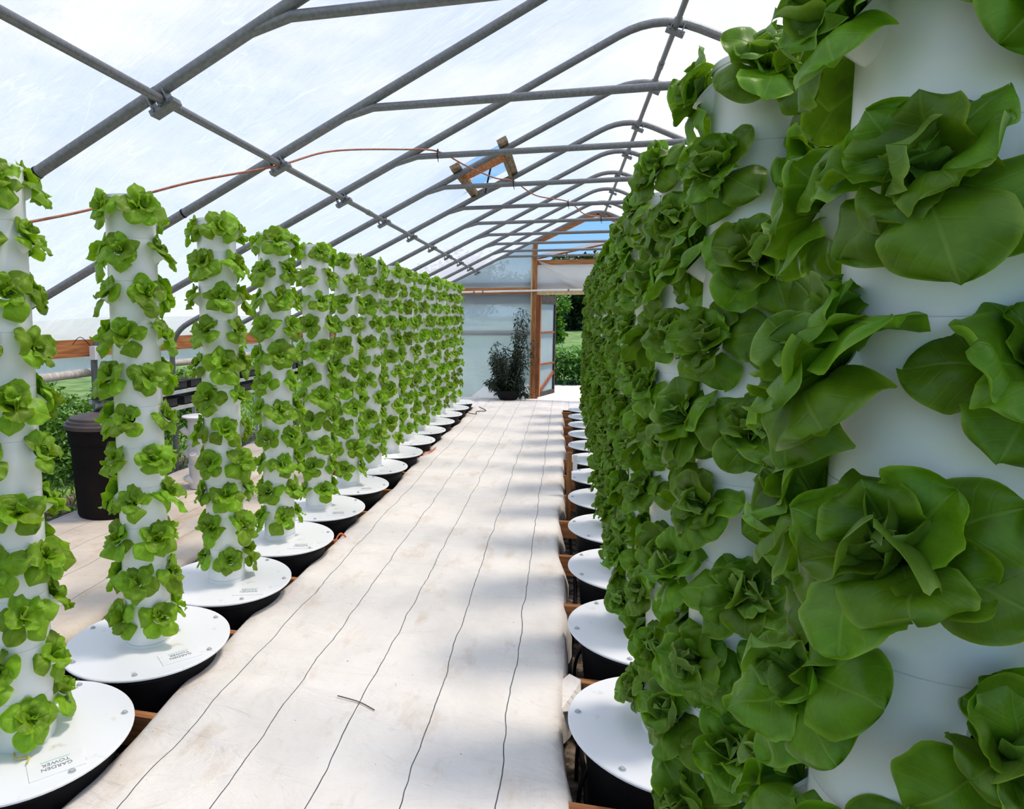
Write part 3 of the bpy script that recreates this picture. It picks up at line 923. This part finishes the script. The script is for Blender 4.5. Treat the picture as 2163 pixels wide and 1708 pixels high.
def plan_lettuce(kind, el, r):
    """list of (class, variant, local 4x4) for one plant; local z = plant axis, local x = up along the column"""
    res = []
    if kind == 'young':
        rings = [('o', r.integers(4, 7), 0.90, 0.16), ('m', r.integers(3, 5), 0.82, 0.15), ('h', r.integers(2, 4), 0.74, 0.3)]
        sc_ = r.uniform(0.84, 1.12)
    else:
        rings = [('o', r.integers(5, 8), 1.0, 0.12), ('m', r.integers(5, 7), 0.95, 0.14), ('h', r.integers(5, 8), 1.0, 0.3)]
        sc_ = r.uniform(0.88, 1.1)
    for cl, n, s0, js in rings:
        ph0 = r.uniform(0, 6.28)
        nv = {'o': 10, 'm': 8, 'h': 6}[cl]
        for q in range(int(n)):
            phi = ph0 + 6.283 * q / n + r.normal(0, 0.16)
            lift = el * 0.95 * max(0.0, math.cos(phi)) ** 1.2 if cl == 'o' else el * 0.5 * max(0.0, math.cos(phi))
            if math.cos(phi) < -0.3 and cl == 'o': lift -= r.uniform(0.0, 0.22)
            s = s0 * sc_ * r.uniform(1 - js, 1 + js) * (0.85 if (cl == 'o' and math.cos(phi) > 0.6) else 1.0)
            mtx = Matrix.Rotation(phi, 4, 'Z') @ Matrix.Rotation(-(lift + r.normal(0, 0.10)), 4, 'Y') @ Matrix.Rotation(r.normal(0, 0.14), 4, 'X')
            rad = {'o': 0.006, 'm': 0.004, 'h': 0.003}[cl]
            mtx = mtx @ Matrix.Translation(Vector((rad, 0, 0))) @ Matrix.Diagonal(Vector((s, s * r.uniform(.92, 1.1), s, 1)))
            res.append((cl, int(r.integers(0, nv)), mtx))
    return res

def joined_geo(kind, plan, world=None):
    V, F, UV, FM = [], [], [], []
    base = 0
    for cl, vi, mtx in plan:
        v, f, uv = SETS[kind, 'lo'][cl][vi]
        mm = np.array(mtx if world is None else world @ mtx)
        vv = v @ mm[:3, :3].T + mm[:3, 3]
        V.append(vv); UV.append(uv)
        F += [tuple(i + base for i in q) for q in f]
        FM += [1 if cl == 'h' else 0] * len(f)
        base += len(vv)
    return np.concatenate(V), F, np.concatenate(UV), FM
FAR = {}
for kind in ('young', 'mature'):
    FAR[kind] = []
    for q in range(8):
        r = np.random.default_rng(900 + q)
        v, f, uv, fm = joined_geo(kind, plan_lettuce(kind, R_(40), r))
        FAR[kind].append(mesh_from('lettuce_plant', v, f, ['leaf_young' if kind == 'young' else 'leaf_mature', 'leaf_young' if kind == 'young' else 'leaf_heart'], True, fm, uv))

# ------------------------------------------------------------------ rows of towers and their plants
ports = []     # (kind, tower index, level, world matrix of plant, size on screen, facing)
def add_row(row):
    rng = range(0, 15) if row == 'L' else range(0, 14)
    kind = 'young' if row == 'L' else 'mature'
    for i in rng:
        if row == 'L':
            x, y = LX, lt_y(i)
            zl = 0.098 + 0.0050 * (y - 3.0)
            zt = {1: 2.11, 2: 2.135, 3: 2.145}.get(i, 2.155 + 0.0055 * (y - 3.4))
            lab = f'white hydroponic tower on round white lid, {ORD[i]} from the front in left row' if i else 'white tower whose lid edge shows in the bottom left corner'
        else:
            x, y = rt_x(i), rt_y(i)
            zl, zt = 0.10, 2.155
            lab = f'white hydroponic tower hidden by large lettuces, {ORD[i + 1]} from the front in right row'
        t, zb = make_tower(row, i, x, y, zl, zt, lab)
        to_cam = math.atan2(-y, -x)
        rr = np.random.default_rng(5000 + i + (100 if row == 'R' else 0))
        if row == 'L':
            ph = {1: 12, 2: 24, 3: 8, 4: 10}.get(i, rr.uniform(0, 90))
        else:
            ph = {0: -12, 1: 6, 2: 20}.get(i, rr.uniform(0, 90))
        for lv in range(11):
            zc = zt - 0.058 - lv * SEC
            for q in range(4):
                az = to_cam + R_(ph + 90 * q + (45 if lv % 2 else 0))
                pm = Matrix.Translation(Vector((0, 0, zc - GZ + 0.0))) @ Matrix.Rotation(az, 4, 'Z')
                put('port', me_port, t, mat=pm)
                el = R_(rr.uniform(26, 46)) if kind == 'young' else R_(rr.uniform(22, 42))
                o = Vector((math.cos(az), math.sin(az), 0))
                ax = o * math.cos(el) + Vector((0, 0, math.sin(el)))
                ax = (ax + Vector((rr.normal(0, .10), rr.normal(0, .10), rr.normal(0, .06)))).normalized()
                exx = (Vector((0, 0, 1)) - ax * ax.z).normalized()
                eyy = ax.cross(exx)
                pos = Vector((x, y, zc)) + o * (PORT_MOUTH.x - 0.006) + Vector((0, 0, PORT_MOUTH.z - 0.004))
                mw = Matrix((exx, eyy, ax)).transposed().to_4x4()
                mw.translation = pos
                cosf = o.dot((Vector((0, 0, 0)) - Vector((x, y, 0))).normalized())
                px, py, dz = project(pos)
                ports.append(dict(ais=o.x if row == 'L' else -o.x, row=row, kind=kind, i=i, lv=lv, m=mw, el=el, cosf=cosf, px=px, py=py, d=dz, seed=int(rr.integers(1, 1 << 30))))
add_row('L')
add_row('R')
LV = ['top'] + [ORD[k_] for k_ in range(2, 12)]
stuff = {'L': [], 'R': []}
NAME = {'L': 'young_lettuce', 'R': 'grown_lettuce'}
for row in 'LR':
    P = [p for p in ports if p['row'] == row]
    inview = [p for p in P if -260 < p['px'] < W0 + 260 and -260 < p['py'] < H0 + 260 and p['d'] > 0.2]
    for p in P: p['ind'] = False
    cand = sorted([p for p in inview if p['cosf'] > -0.30 and (p['i'] < 4 or p['ais'] > -0.35)], key=lambda p: p['d'] * (1.0 if p['cosf'] > 0.0 else 1.25))[:300]
    for p in cand: p['ind'] = True
    groups = {}
    for p in P:
        if p['ind']: groups.setdefault((p['i'], p['lv']), []).append(p)
        else: stuff[row].append(p)
    for (i, lv), ps in groups.items():
        ps.sort(key=lambda p: p['px'])
        names = {1: ['single'], 2: ['left-hand', 'right-hand'], 3: ['left-hand', 'middle', 'right-hand'], 4: ['leftmost', 'centre-left', 'centre-right', 'rightmost']}[len(ps)]
        for p, side in zip(ps, names):
            r = np.random.default_rng(p['seed'])
            if row == 'L':
                lab = f'young light-green lettuce, {side} port, {LV[lv]} level from top, {ORD[i]} tower of left row'
                grp = 'young lettuces on the left row of towers'
            else:
                lab = f'full-grown dark-green lettuce, {side} port, {LV[lv]} level from top, {ORD[i + 1]} tower of right row'
                grp = 'full-grown lettuces on the right row of towers'
            near = p['d'] < (7.6 if row == 'L' else 6.2)
            if near:
                t = empty(NAME[row]); t.matrix_world = p['m']
                for cl, vi, mtx in plan_lettuce(p['kind'], p['el'], r):
                    put('leaf', MESH[p['kind'], cl][vi], t, mat=mtx)
            else:
                t = put(NAME[row], FAR[p['kind']][int(r.integers(0, 8))]); t.matrix_world = p['m']
            tag(t, lab, 'lettuce', grp)
for row in 'LR':
    V, F, UV, FM = [], [], [], []
    b = 0
    kind = 'young' if row == 'L' else 'mature'
    for p in stuff[row]:
        v, f, uv, fm = joined_geo(kind, plan_lettuce(kind, p['el'], np.random.default_rng(p['seed'])), p['m'])
        V.append(v); UV.append(uv); F += [tuple(k_ + b for k_ in q) for q in f]; FM += fm; b += len(v)
    o = put('lettuce_mass', mesh_from('lettuce_mass', np.concatenate(V), F, ['leaf_young' if row == 'L' else 'leaf_mature', 'leaf_young' if row == 'L' else 'leaf_heart'], True, FM, np.concatenate(UV)))
    tag(o, 'remaining lettuces on the far and hidden sides of the left towers' if row == 'L' else 'remaining lettuces on the far and hidden sides of the right towers', 'lettuce', kind='stuff')

# ================================================================== OTHER THINGS
def foliage(n, sampler, size, seed, asp=0.45, droop=0.3, flat=0.5):
    """many small two-triangle-pair leaves; returns verts, faces, uvs"""
    r = np.random.default_rng(seed)
    V, F, UV = [], [], []
    for q in range(n):
        p = sampler(r)
        d = Vector((r.normal(), r.normal(), r.normal() * flat - droop)).normalized()
        nrm = Vector((r.normal() * .7, r.normal() * .7, 1)).normalized()
        s = d.cross(nrm).normalized()
        L_ = size * r.uniform(.6, 1.3); w = L_ * asp * .5
        p = Vector(p)
        nn = s.cross(d)
        b = len(V)
        V += [p, p + d * L_ * .5 + s * w + nn * w * .3, p + d * L_, p + d * L_ * .5 - s * w + nn * w * .3]
        UV += [(0, .5), (.5, 1), (1, .5), (.5, 0)]
        F += [(b, b + 1, b + 2), (b, b + 2, b + 3)]
    return V, F, UV

# ---- roof vent
vt = tag(empty('roof_vent', ((VX0 + VX1) / 2, (VY0 + VY1) / 2, roof_z((VX0 + VX1) / 2))), 'open roof vent with rough wooden blocks on the left roof slope', 'roof vent')
off = -Vector(vt.location)
tl = math.atan(SL)
def vbar(name, a, b, w, h, mat):
    c = MB(); c.bar(Vector(a) + off, Vector(b) + off, w, h, (-math.sin(tl), 0, math.cos(tl))); return c.build(name, mat, vt)
for x in (VX0 - 0.03, VX1 + 0.03):
    z = roof_z(x) + 0.055
    b1 = vbar('support_block', (x, hoop_y(4) - 0.14, z), (x, hoop_y(5) + 0.09, z), 0.092, 0.042, 'wood_grey')
for (y, mt_) in ((VY0 - 0.03, 'wood_y'), (VY1, 'wood_grey')):
    vbar('sash_rail', (VX0 - 0.02, y, roof_z(VX0) + 0.01), (VX1 + 0.02, y, roof_z(VX1) + 0.01), 0.045, 0.07, mt_)
for x in (VX0, VX1):
    vbar('sash_rail', (x, VY0, roof_z(x) + 0.03), (x, VY1, roof_z(x) + 0.03), 0.03, 0.05, 'wood_grey')
c = MB(); c.bar(Vector((VX0 + .04, 6.75, roof_z(VX0) + 0.02)) + off, Vector((VX1 - .06, 7.15, roof_z(VX1) + 0.18)) + off, 0.02, 0.014); c.build('lift_arm', 'steel_pale', vt)
c = MB(); c.bar(Vector((VX1 - .10, 6.62, roof_z(VX1) - 0.02)) + off, Vector((VX0 + .12, 7.35, roof_z(VX0) - 0.0)) + off, 0.016, 0.014); c.build('lift_arm', 'black', vt)
c = MB(); c.bar(Vector((VX0, VY1 + 0.02, roof_z(VX0) + 0.36)) + off, Vector((VX1, VY1 + 0.02, roof_z(VX1) + 0.36)) + off, 0.03, 0.05); c.build('raised_sash', 'steel_pale', vt)

# ---- cable slung between the hoops
cb = spline([(-2.42, 2.2, 1.93), (-2.325, 2.6, 2.046), (-2.31, 3.0, 2.168), (-2.04, 3.4, 2.355), (-1.731, 3.87, 2.53), (-1.56, 4.4, 2.735), (-1.178, 4.9, 2.845), (-0.969, 5.137, 2.875), (-0.80, 5.45, 2.83), (-0.62, 6.0, 2.835), (-0.485, 6.357, 2.872), (-0.30, 6.9, 2.83), (0.013, 7.577, 2.872), (0.2, 8.2, 2.83), (0.42, hoop_y(6), 2.872), (0.8, 9.4, 2.84), (1.1, hoop_y(7), 2.872)])
t = tag(empty('slung_cable', (0, 0, 0)), 'thin rust-orange cable slung across the hoops under the roof', 'cable')
c = MB(); c.tube(cb, 0.0065, 6); c.build('cord', 'cable', t, True)
for (x, y) in ((-0.969, 5.137), (-0.485, 6.357), (0.013, 7.577), (0.42, hoop_y(6))):
    c = MB()
    c.tube([(x + 0.0, y + 0.030 * math.sin(a), 2.8445 + 0.012 + 0.036 * math.cos(a)) for a in np.linspace(0.1, 6.3, 14)], 0.0035, 5)
    c.tube([(x, y - 0.03, 2.84), (x + 0.01, y - 0.034, 2.79)], 0.003, 5)
    c.build('cable_tie', 'black', t, True)

# ---- refuse bin
BX, BY = -3.66, 4.72
t = tag(empty('refuse_bin', (BX, BY, 0.004)), 'large dark brown lidded bin standing behind the left towers', 'bin')
c = MB(); c.lathe([(0.01, 0.0), (0.245, 0.0), (0.255, 0.02), (0.285, 0.60), (0.30, 0.605), (0.30, 0.70), (0.312, 0.70), (0.312, 0.73), (0.29, 0.73)], 48); c.build('body', 'bin', t, True, 40)
c = MB(); c.lathe([(0.322, 0.725), (0.325, 0.755), (0.31, 0.765), (0.305, 0.785), (0.285, 0.79), (0.28, 0.81), (0.15, 0.835), (0.001, 0.84)], 48)
ld = c.build('lid', 'bin_lid', t, True, 30)
c = MB(); c.tube(spline([(-0.13, 0.02, 0.835), (-0.07, 0.01, 0.868), (0.0, 0, 0.878), (0.07, -0.01, 0.868), (0.13, -0.02, 0.835)]), [0.018] * 33, 8); c.build('lid_handle', 'bin_lid', ld, True)
for a in (2.9, -0.25):
    ca, sa = math.cos(a), math.sin(a)
    pts = [(0.295, -0.075, 0.70), (0.355, -0.07, 0.71), (0.375, 0, 0.69), (0.355, 0.07, 0.71), (0.295, 0.075, 0.70)]
    c = MB(); c.tube(spline([(p[0] * ca - p[1] * sa, p[0] * sa + p[1] * ca, p[2]) for p in pts], 5), 0.014, 8); c.build('side_handle', 'bin', t, True)

# ---- bench along the left wall with seedling trays
BXF, BXB, BZ = -3.72, -4.00, 0.90
t = tag(empty('seedling_bench', (BXF, 4.95, 0.004)), 'grey metal two-shelf bench along the left side wall', 'bench')
for z, zn in ((BZ, 'front_rail'), (0.74, 'lower_rail')):
    for x in (BXF, BXB):
        c = MB(); c.box(x - BXF - 0.015, x - BXF + 0.015, 0, 6.4, z - 0.035, z); c.build(zn if x == BXF else 'back_rail', 'steel_pale', t)
for y in np.arange(0.1, 6.5, 1.55):
    for x in (0, BXB - BXF):
        c = MB(); c.box(x - 0.018, x + 0.018, y - 0.018, y + 0.018, 0, BZ - 0.036); c.build('leg', 'steel_pale', t)
    c = MB(); c.box(BXB - BXF, 0, y - 0.012, y + 0.012, BZ - 0.075, BZ - 0.036); c.build('cross_bar', 'steel_pale', t)
    c = MB(); c.box(BXB - BXF, 0, y - 0.012, y + 0.012, 0.66, 0.704); c.build('cross_bar', 'steel_pale', t)
def tray_mesh(h):
    c = MB(); w, l = 0.135, 0.255
    c.box(-w, w, -l, l, 0, 0.01); c.box(-w, -w + 0.008, -l, l, 0, h); c.box(w - 0.008, w, -l, l, 0, h); c.box(-w, w, -l, -l + 0.008, 0, h); c.box(-w, w, l - 0.008, l, 0, h)
    c.box(-w - 0.012, w + 0.012, -l - 0.012, l + 0.012, h - 0.006, h - 0.001)
    c.box(-w + 0.01, w - 0.01, -l + 0.01, l - 0.01, 0.01, h - 0.012)
    return c.mesh('tray_body', 'tray')
me_tray = tray_mesh(0.085)
for q in range(11):
    y = 5.22 + q * 0.565
    t2 = tag(empty('seedling_tray', (-3.86, y, BZ + 0.004)), f'black seedling tray on the bench top, {ORD[q + 1]} from the near end', 'tray', 'seedling trays on the bench')
    put('tray_body', me_tray, t2)
    if q > 0:
        V, F, UV = foliage(130, lambda r: (r.uniform(-.12, .12), r.uniform(-.23, .23), .08 + abs(r.normal(0, .03))), 0.035, 40 + q, 0.6, -0.4, 1.0)
        tag(put('seedlings', mesh_from('seedlings', V, F, 'leaf_young', False, None, UV), t2), kind='stuff')
    if q in (0, 2):
        c = MB(); c.box(0.10, 0.103, -0.1, -0.07, 0.07, 0.16); k2 = c.build('plant_tag', 'pvc', t2)
for q in range(8):
    y = 5.6 + q * 0.62
    t2 = tag(empty('seedling_tray', (-3.86, y, 0.744)), f'black tray on the lower bench shelf, {ORD[q + 1]} from the near end', 'tray', 'trays on the lower shelf')
    o = put('tray_body', me_tray, t2)
    if q == 0:
        c = MB(); c.box(-0.1, 0.1, -0.12, 0.12, 0.086, 0.10); c.build('red_liner', 'redplastic', t2)

# ---- spare tower sections stacked in the left aisle
def pvc_section():
    c = MB(); c.lathe([(0.095, 0), (0.105, 0.0), (0.105, 0.20), (0.115, 0.203), (0.115, 0.225), (0.098, 0.225), (0.098, 0.03)], 32)
    return c.mesh('tube', 'pvc', True, 40)
def pvc_elbow(a):
    c = MB(); ca, sa = math.cos(a), math.sin(a)
    c.tube([(0.08 * ca, 0.08 * sa, 0.06), (0.135 * ca, 0.135 * sa, 0.10), (0.15 * ca, 0.15 * sa, 0.125)], 0.032, 12, True)
    return c.mesh('elbow_port', 'pvc', True, 50)
me_pv = pvc_section(); me_el = [pvc_elbow(a) for a in (-0.5, 1.1, 2.6, 4.2)]
for (sx, sy, n, lab) in ((-3.36, 5.62, 3, 'front'), (-3.42, 5.98, 2, 'rear')):
    for q in range(n):
        t2 = tag(empty('pipe_section', (sx, sy, 0.006 + q * 0.2255), 0.6 * q), f'spare white tower section, {["bottom", "second", "third"][q]} of the {lab} stack beside the bench', 'pipe', 'spare tower sections')
        put('tube', me_pv, t2)
        for e in me_el: put('elbow_port', e, t2)
t2 = tag(empty('round_board', (-3.36, 5.62, 0.683)), 'small round white lid resting on the front stack of spare sections', 'lid')
c = MB(); c.lathe([(0.001, 0.014), (0.15, 0.014), (0.155, 0.01), (0.155, 0.0), (0.001, 0.0)], 32); c.build('disc', 'pvc', t2, True, 40)
# white hook board hanging at the bench
t2 = tag(empty('marker_board', (-3.69, 8.0, 0.62)), 'narrow white marker board hung on the bench front', 'board')
c = MB(); c.box(0, 0.012, -0.12, 0.12, -0.12, 0.30); c.build('board', 'pvc', t2)
c = MB(); c.box(0.012, 0.016, -0.03, 0.05, -0.05, 0.2); c.build('slot', 'black', t2)
# teal watering can sits behind the towers
t2 = tag(empty('watering_can', (-3.42, 8.75, 0.006)), 'teal plastic watering can standing in the left aisle', 'watering can')
c = MB(); c.lathe([(0.001, 0), (0.12, 0), (0.125, 0.02), (0.115, 0.26), (0.06, 0.30), (0.055, 0.31)], 24); c.build('body', 'tealplastic', t2, True, 40)
c = MB(); c.tube(spline([(0.11, 0, 0.06), (0.2, 0, 0.16), (0.29, 0, 0.32)]), [0.025 - 0.0005 * q for q in range(17)], 8); c.build('spout', 'tealplastic', t2, True)
c = MB(); c.tube(spline([(0.03, 0, 0.30), (-0.04, 0, 0.40), (-0.15, 0, 0.34), (-0.125, 0, 0.12)]), 0.012, 8); c.build('handle', 'tealplastic', t2, True)
# small numbered tag box on the third hoop's post
t2 = tag(empty('tag_box', (XL_WALL + 0.045, 5.10, 1.22)), 'small white box tied to the hoop post on the hip board', 'box')
c = MB(); c.box(-0.01, 0.045, -0.06, 0.06, 0.03, 0.15); c.build('case', 'pvc', t2)
c = MB(); c.box(0.045, 0.0455, -0.012, 0.004, 0.07, 0.10); c.build('mark', 'grey_ink', t2)
c = MB(); c.tube(spline([(0.0, -0.05, 0.15), (-0.02, -0.15, 0.23), (-0.045, -0.22, 0.17)]), 0.003, 5); c.build('wire', 'black', t2, True)

# ---- stake with tag, hoses and cords on the right; wire on the mat
t2 = tag(empty('wooden_stake', (0.075, 6.1, GZ)), 'short brown wooden stake with a white tag beside the right lids', 'stake')
c = MB(); c.box(-0.022, 0.022, -0.018, 0.018, 0, 0.70); c.build('stake', 'wood_z', t2)
c = MB(); c.box(0.03, 0.07, -0.03, -0.02, 0.54, 0.68); c.build('tag', 'pvc', t2)
def hose(name, pts, r, mat, lab, cat):
    c = MB(); c.tube(spline(pts, 6), r, 6); tag(c.build(name, mat, None, True), lab, cat)
hose('supply_hose', [(0.10, 1.9, GZ + .012), (0.13, 2.6, GZ + .012), (0.07, 3.4, GZ + .012), (0.12, 4.6, GZ + .012), (0.09, 6.0, GZ + .012), (0.12, 9.0, GZ + .012), (0.1, 12.0, GZ + .012)], 0.012, 'black', 'long black hose on the soil between mat and right lids', 'hose')
for q, y in enumerate((1.95, 2.35, 2.62, 3.3)):
    hose('feed_hose', [(0.09, y, GZ + .02), (0.10, y + .05, GZ + .16), (0.16, y + .12, GZ + .22), (0.24, y + .2, GZ + .10), (0.20, y + .3, GZ + .02)], 0.008, 'black', f'thin black feed hose looping up beside the right lids, {ORD[q + 1]} from the front', 'hose')
hose('extension_cord', [(-1.72, lt_y(9) - .1, 0.02), (-1.62, lt_y(9) - .33, -.02), (-1.57, lt_y(9) - .36, 0.04), (-1.53, lt_y(9) - .2, 0.025), (-1.52, lt_y(9) + .1, 0.015)], 0.007, 'cord_orange', 'orange cord by the ninth lid of the left row', 'cord')
hose('extension_cord', [(-1.60, lt_y(5) - .45, -.02), (-1.57, lt_y(5) - .40, .035), (-1.54, lt_y(5) - .36, 0.0), (-1.60, lt_y(5) - .30, -0.02)], 0.007, 'cord_orange', 'short orange cord loop by the fifth lid of the left row', 'cord')
hose('bent_wire', [(-1.60, 11.2, 0.012), (-1.42, 11.05, 0.012), (-1.44, 11.35, 0.014), (-1.30, 11.5, 0.012), (-1.48, 12.0, 0.012)], 0.006, 'black', 'bent black wire lying on the far end of the mat', 'wire')
# loose flap of mat over the right joist
vs = [(0.02, 2.90, -0.015), (0.02, 2.72, -0.05), (0.10, 2.80, -0.08), (0.115, 2.93, -0.015), (0.06, 2.97, -0.012)]
vs2 = [(a, b, c_ - 0.004) for a, b, c_ in vs]
tag(put('mat_offcut', mesh_from('mat_offcut', vs + vs2, [(0, 1, 2, 3, 4), (9, 8, 7, 6, 5)] + [(i, (i + 1) % 5, 5 + (i + 1) % 5, 5 + i) for i in range(5)], 'mat')), 'small loose corner of white mat over a right joist', 'mat')
# twig and leaf on the mat
hose('twig', [(-0.90, 2.52, 0.016), (-0.80, 2.50, 0.014), (-0.72, 2.46, 0.013)], 0.0022, 'bark', 'thin dry twig lying on the middle mat', 'twig')

M['wilted'] = mat_simple('wilted_yellow', (0.55, 0.48, 0.10), (0.68, 0.60, 0.2), 60, 0.7)
hose('wilted_stem', [(-1.835, 1.80, 0.098), (-1.80, 1.775, 0.101), (-1.765, 1.79, 0.102), (-1.745, 1.76, 0.104)], 0.0035, 'wilted', 'yellow wilted stem lying on the nearest left lid', 'stem')
# ---- potted shrub at the end wall
SXP, SYP = -1.06, 13.30
t = tag(empty('potted_shrub', (SXP, SYP, 0.0)), 'tall grey-green shrub in a dark pot by the end wall', 'shrub')
c = MB(); c.lathe([(0.001, 0.0), (0.16, 0.0), (0.215, 0.07), (0.225, 0.16), (0.235, 0.16), (0.235, 0.19), (0.21, 0.19), (0.2, 0.15), (0.001, 0.15)], 32); c.build('pot', 'black', t, True, 40)
r = np.random.default_rng(77)
V, F, UV = [], [], []
st = MB()
for q in range(70):
    an = r.uniform(0, 6.28); lean = r.uniform(.05, .5); h = r.uniform(.12, 1.2)
    if q < 12: an = r.normal(0.1, .35); lean = r.uniform(.12, .34); h = r.uniform(1.3, 1.85)
    tip = Vector((math.cos(an) * lean, math.sin(an) * lean * .6, h))
    pts = [Vector((0, 0, .14)) * (1 - s) + tip * s + Vector((math.cos(an), math.sin(an) * .6, 0)) * .06 * math.sin(3 * s) for s in np.linspace(0, 1, 7)]
    st.tube(pts, [0.008 * (1 - .7 * s) for s in np.linspace(0, 1, 7)], 4)
    for z_ in range(85):
        s = r.uniform(.12, 1.02)
        k0 = min(5, int(s * 6)); fr_ = s * 6 - k0
        p = pts[k0] * (1 - fr_) + pts[k0 + 1] * fr_ + Vector((r.normal(0, .035), r.normal(0, .035), r.normal(0, .02)))
        v, f, uv = foliage(1, lambda rr_: p, .105, int(r.integers(1 << 30)), .22, .75, .6)
        b = len(V); V += v; UV += uv; F += [tuple(i + b for i in g) for g in f]
st.build('stems', 'bark', t)
tag(put('foliage', mesh_from('foliage', V, F, 'leaf_shrub', False, None, UV), t), kind='stuff')

# ---- maize outside the doorway
def corn_proto(seed):
    r = np.random.default_rng(seed)
    h = r.uniform(.85, 1.05)
    c = MB(); c.tube([(0, 0, 0), (r.normal(0, .01), r.normal(0, .01), h * .6), (r.normal(0, .02), r.normal(0, .02), h)], [.014, .012, .006], 6)
    stalk = c.mesh('stalk', 'leaf_corn')
    lv = []
    for q in range(13):
        g = leaf_geo(r.uniform(.42, .62), r.uniform(.09, .13), R_(r.uniform(45, 70)), R_(r.uniform(-70, -20)), .3, .05, seed * 20 + q, 7, 2, 1.1, .35)
        lv.append((mesh_from('leaf', g[0], g[1], 'leaf_corn', True, None, g[2]), h * (.10 + .88 * q / 13), q * 2.75 + r.normal(0, .3)))
    return stalk, lv
CP = [corn_proto(s) for s in (3, 4, 5)]
n = 0
for rw in range(3):
    for q in range(10):
        n += 1
        x = -0.55 + q * 0.19 + RNG.normal(0, .03) + rw * .07; y = 20.1 + rw * 0.55 + RNG.normal(0, .08)
        stalk, lv = CP[n % 3]
        t2 = tag(empty('maize_plant', (x, y, GZ - 0.03), RNG.uniform(0, 6.28)), f'leafy maize plant beyond the doorway, {ORD[q + 1]} from the left in the {["front", "middle", "back"][rw]} row', 'maize', 'maize plants outside the door')
        s = RNG.uniform(.92, 1.12); t2.scale = (s, s, s)
        put('stalk', stalk, t2)
        for me, z, a in lv:
            put('leaf', me, t2, mat=Matrix.Translation(Vector((0, 0, z))) @ Matrix.Rotation(a, 4, 'Z'))

# ---- trees and shrubs outside
def tree(name, x, y, z0, h, rx, seed, mat, lab, cat, nleaf=5000, size=.35, trunk=True, base=.12, ry=None):
    t = tag(empty(name, (x, y, z0)), lab, cat)
    rr_ = np.random.default_rng(seed)
    nb = 22
    ry = ry or rx
    blobs = [(rr_.normal(0, rx * .42), rr_.normal(0, ry * .42), h * rr_.uniform(base + .12, .86), rx * rr_.uniform(.28, .5)) for _ in range(nb)]
    def samp(r):
        b = blobs[int(r.integers(0, nb))]
        d = Vector((r.normal(), r.normal(), r.normal())).normalized() * b[3] * r.uniform(.7, 1.05)
        return (b[0] + d.x, b[1] + d.y * (ry / rx), max(0.02, b[2] + d.z * .8))
    V, F, UV = foliage(nleaf, samp, size, seed, .6, .2, .6)
    tag(put('crown', mesh_from('crown', V, F, mat, False, None, UV), t), kind='stuff')
    if trunk:
        c = MB(); c.tube([(0, 0, 0), (.05 * h * .2, 0, h * .3), (0, 0, h * .6)], [h * .03, h * .022, h * .012], 8); c.build('trunk', 'bark', t, True)
    return t
tree('broadleaf_tree', -0.9, 30.0, 0.0, 3.6, 1.15, 5, 'leaf_hedge', 'mid-green bushy tree seen through the doorway beside the door', 'tree', 4500, .22, True, -.05)
tree('broadleaf_tree', 2.4, 62.0, 1.2, 6.5, 3.6, 6, 'leaf_tree', 'dark tree at the far edge of the field, right of doorway view', 'tree', 6000, .5)
tree('broadleaf_tree', -2.4, 70.0, 1.4, 6.5, 4.0, 8, 'leaf_tree', 'dark tree at the far edge of the field, straight behind the door leaf', 'tree', 6000, .5)
tree('broadleaf_tree', 0.9, 52.0, 0.85, 4.2, 2.2, 12, 'leaf_tree', 'dark rounded tree just right of the bushy one, beyond the maize', 'tree', 5000, .4, True, -.05)
tree('broadleaf_tree', -9.0, 60.0, 1.2, 6.0, 4.5, 9, 'leaf_tree', 'dark tree beyond the film end wall, left of the doorway', 'tree', 5000, .5)
tree('broadleaf_tree', 9.5, 66.0, 1.3, 6.5, 4.5, 10, 'leaf_tree', 'dark tree at the field edge behind the right towers', 'tree', 5000, .5)
for q, (x, y, h, rx, lab) in enumerate(((-5.35, 4.3, 1.45, .62, 'nearest'), (-5.5, 5.6, 1.4, .65, 'second'), (-5.75, 7.0, 1.15, .7, 'third'), (-6.3, 8.8, .95, .8, 'fourth'), (-6.6, 10.8, .95, .9, 'farthest'))):
    tree('leafy_bush', x, y, GZ - .03, h, rx, 30 + q, 'leaf_hedge', f'sunlit leafy green bush outside the left wall, {lab} one', 'bush', 4200, .07, False, .0, .8)
for q, (x, y, h, rx, lab) in enumerate(((6.7, 3.0, 1.5, .9, 'near'), (6.8, 6.0, 1.5, 1.0, 'middle'), (6.9, 9.5, 1.5, 1.0, 'far'))):
    tree('leafy_bush', x, y, GZ - .03, h, rx, 50 + q, 'leaf_hedge', f'leafy green bush outside the right wall, {lab} one', 'bush', 2500, .09, False, .0, 1.3)
# grass tufts outside the left wall
V, F, UV = foliage(9000, lambda r: (r.uniform(-9, -4.4), r.uniform(3.5, 16), GZ - .02 + r.uniform(0, .08)), .16, 61, .12, -1.2, 1.0)
tag(put('grass', mesh_from('grass', V, F, 'leaf_hedge', False, None, UV)), 'long green grass growing outside the left wall', 'grass', kind='stuff')
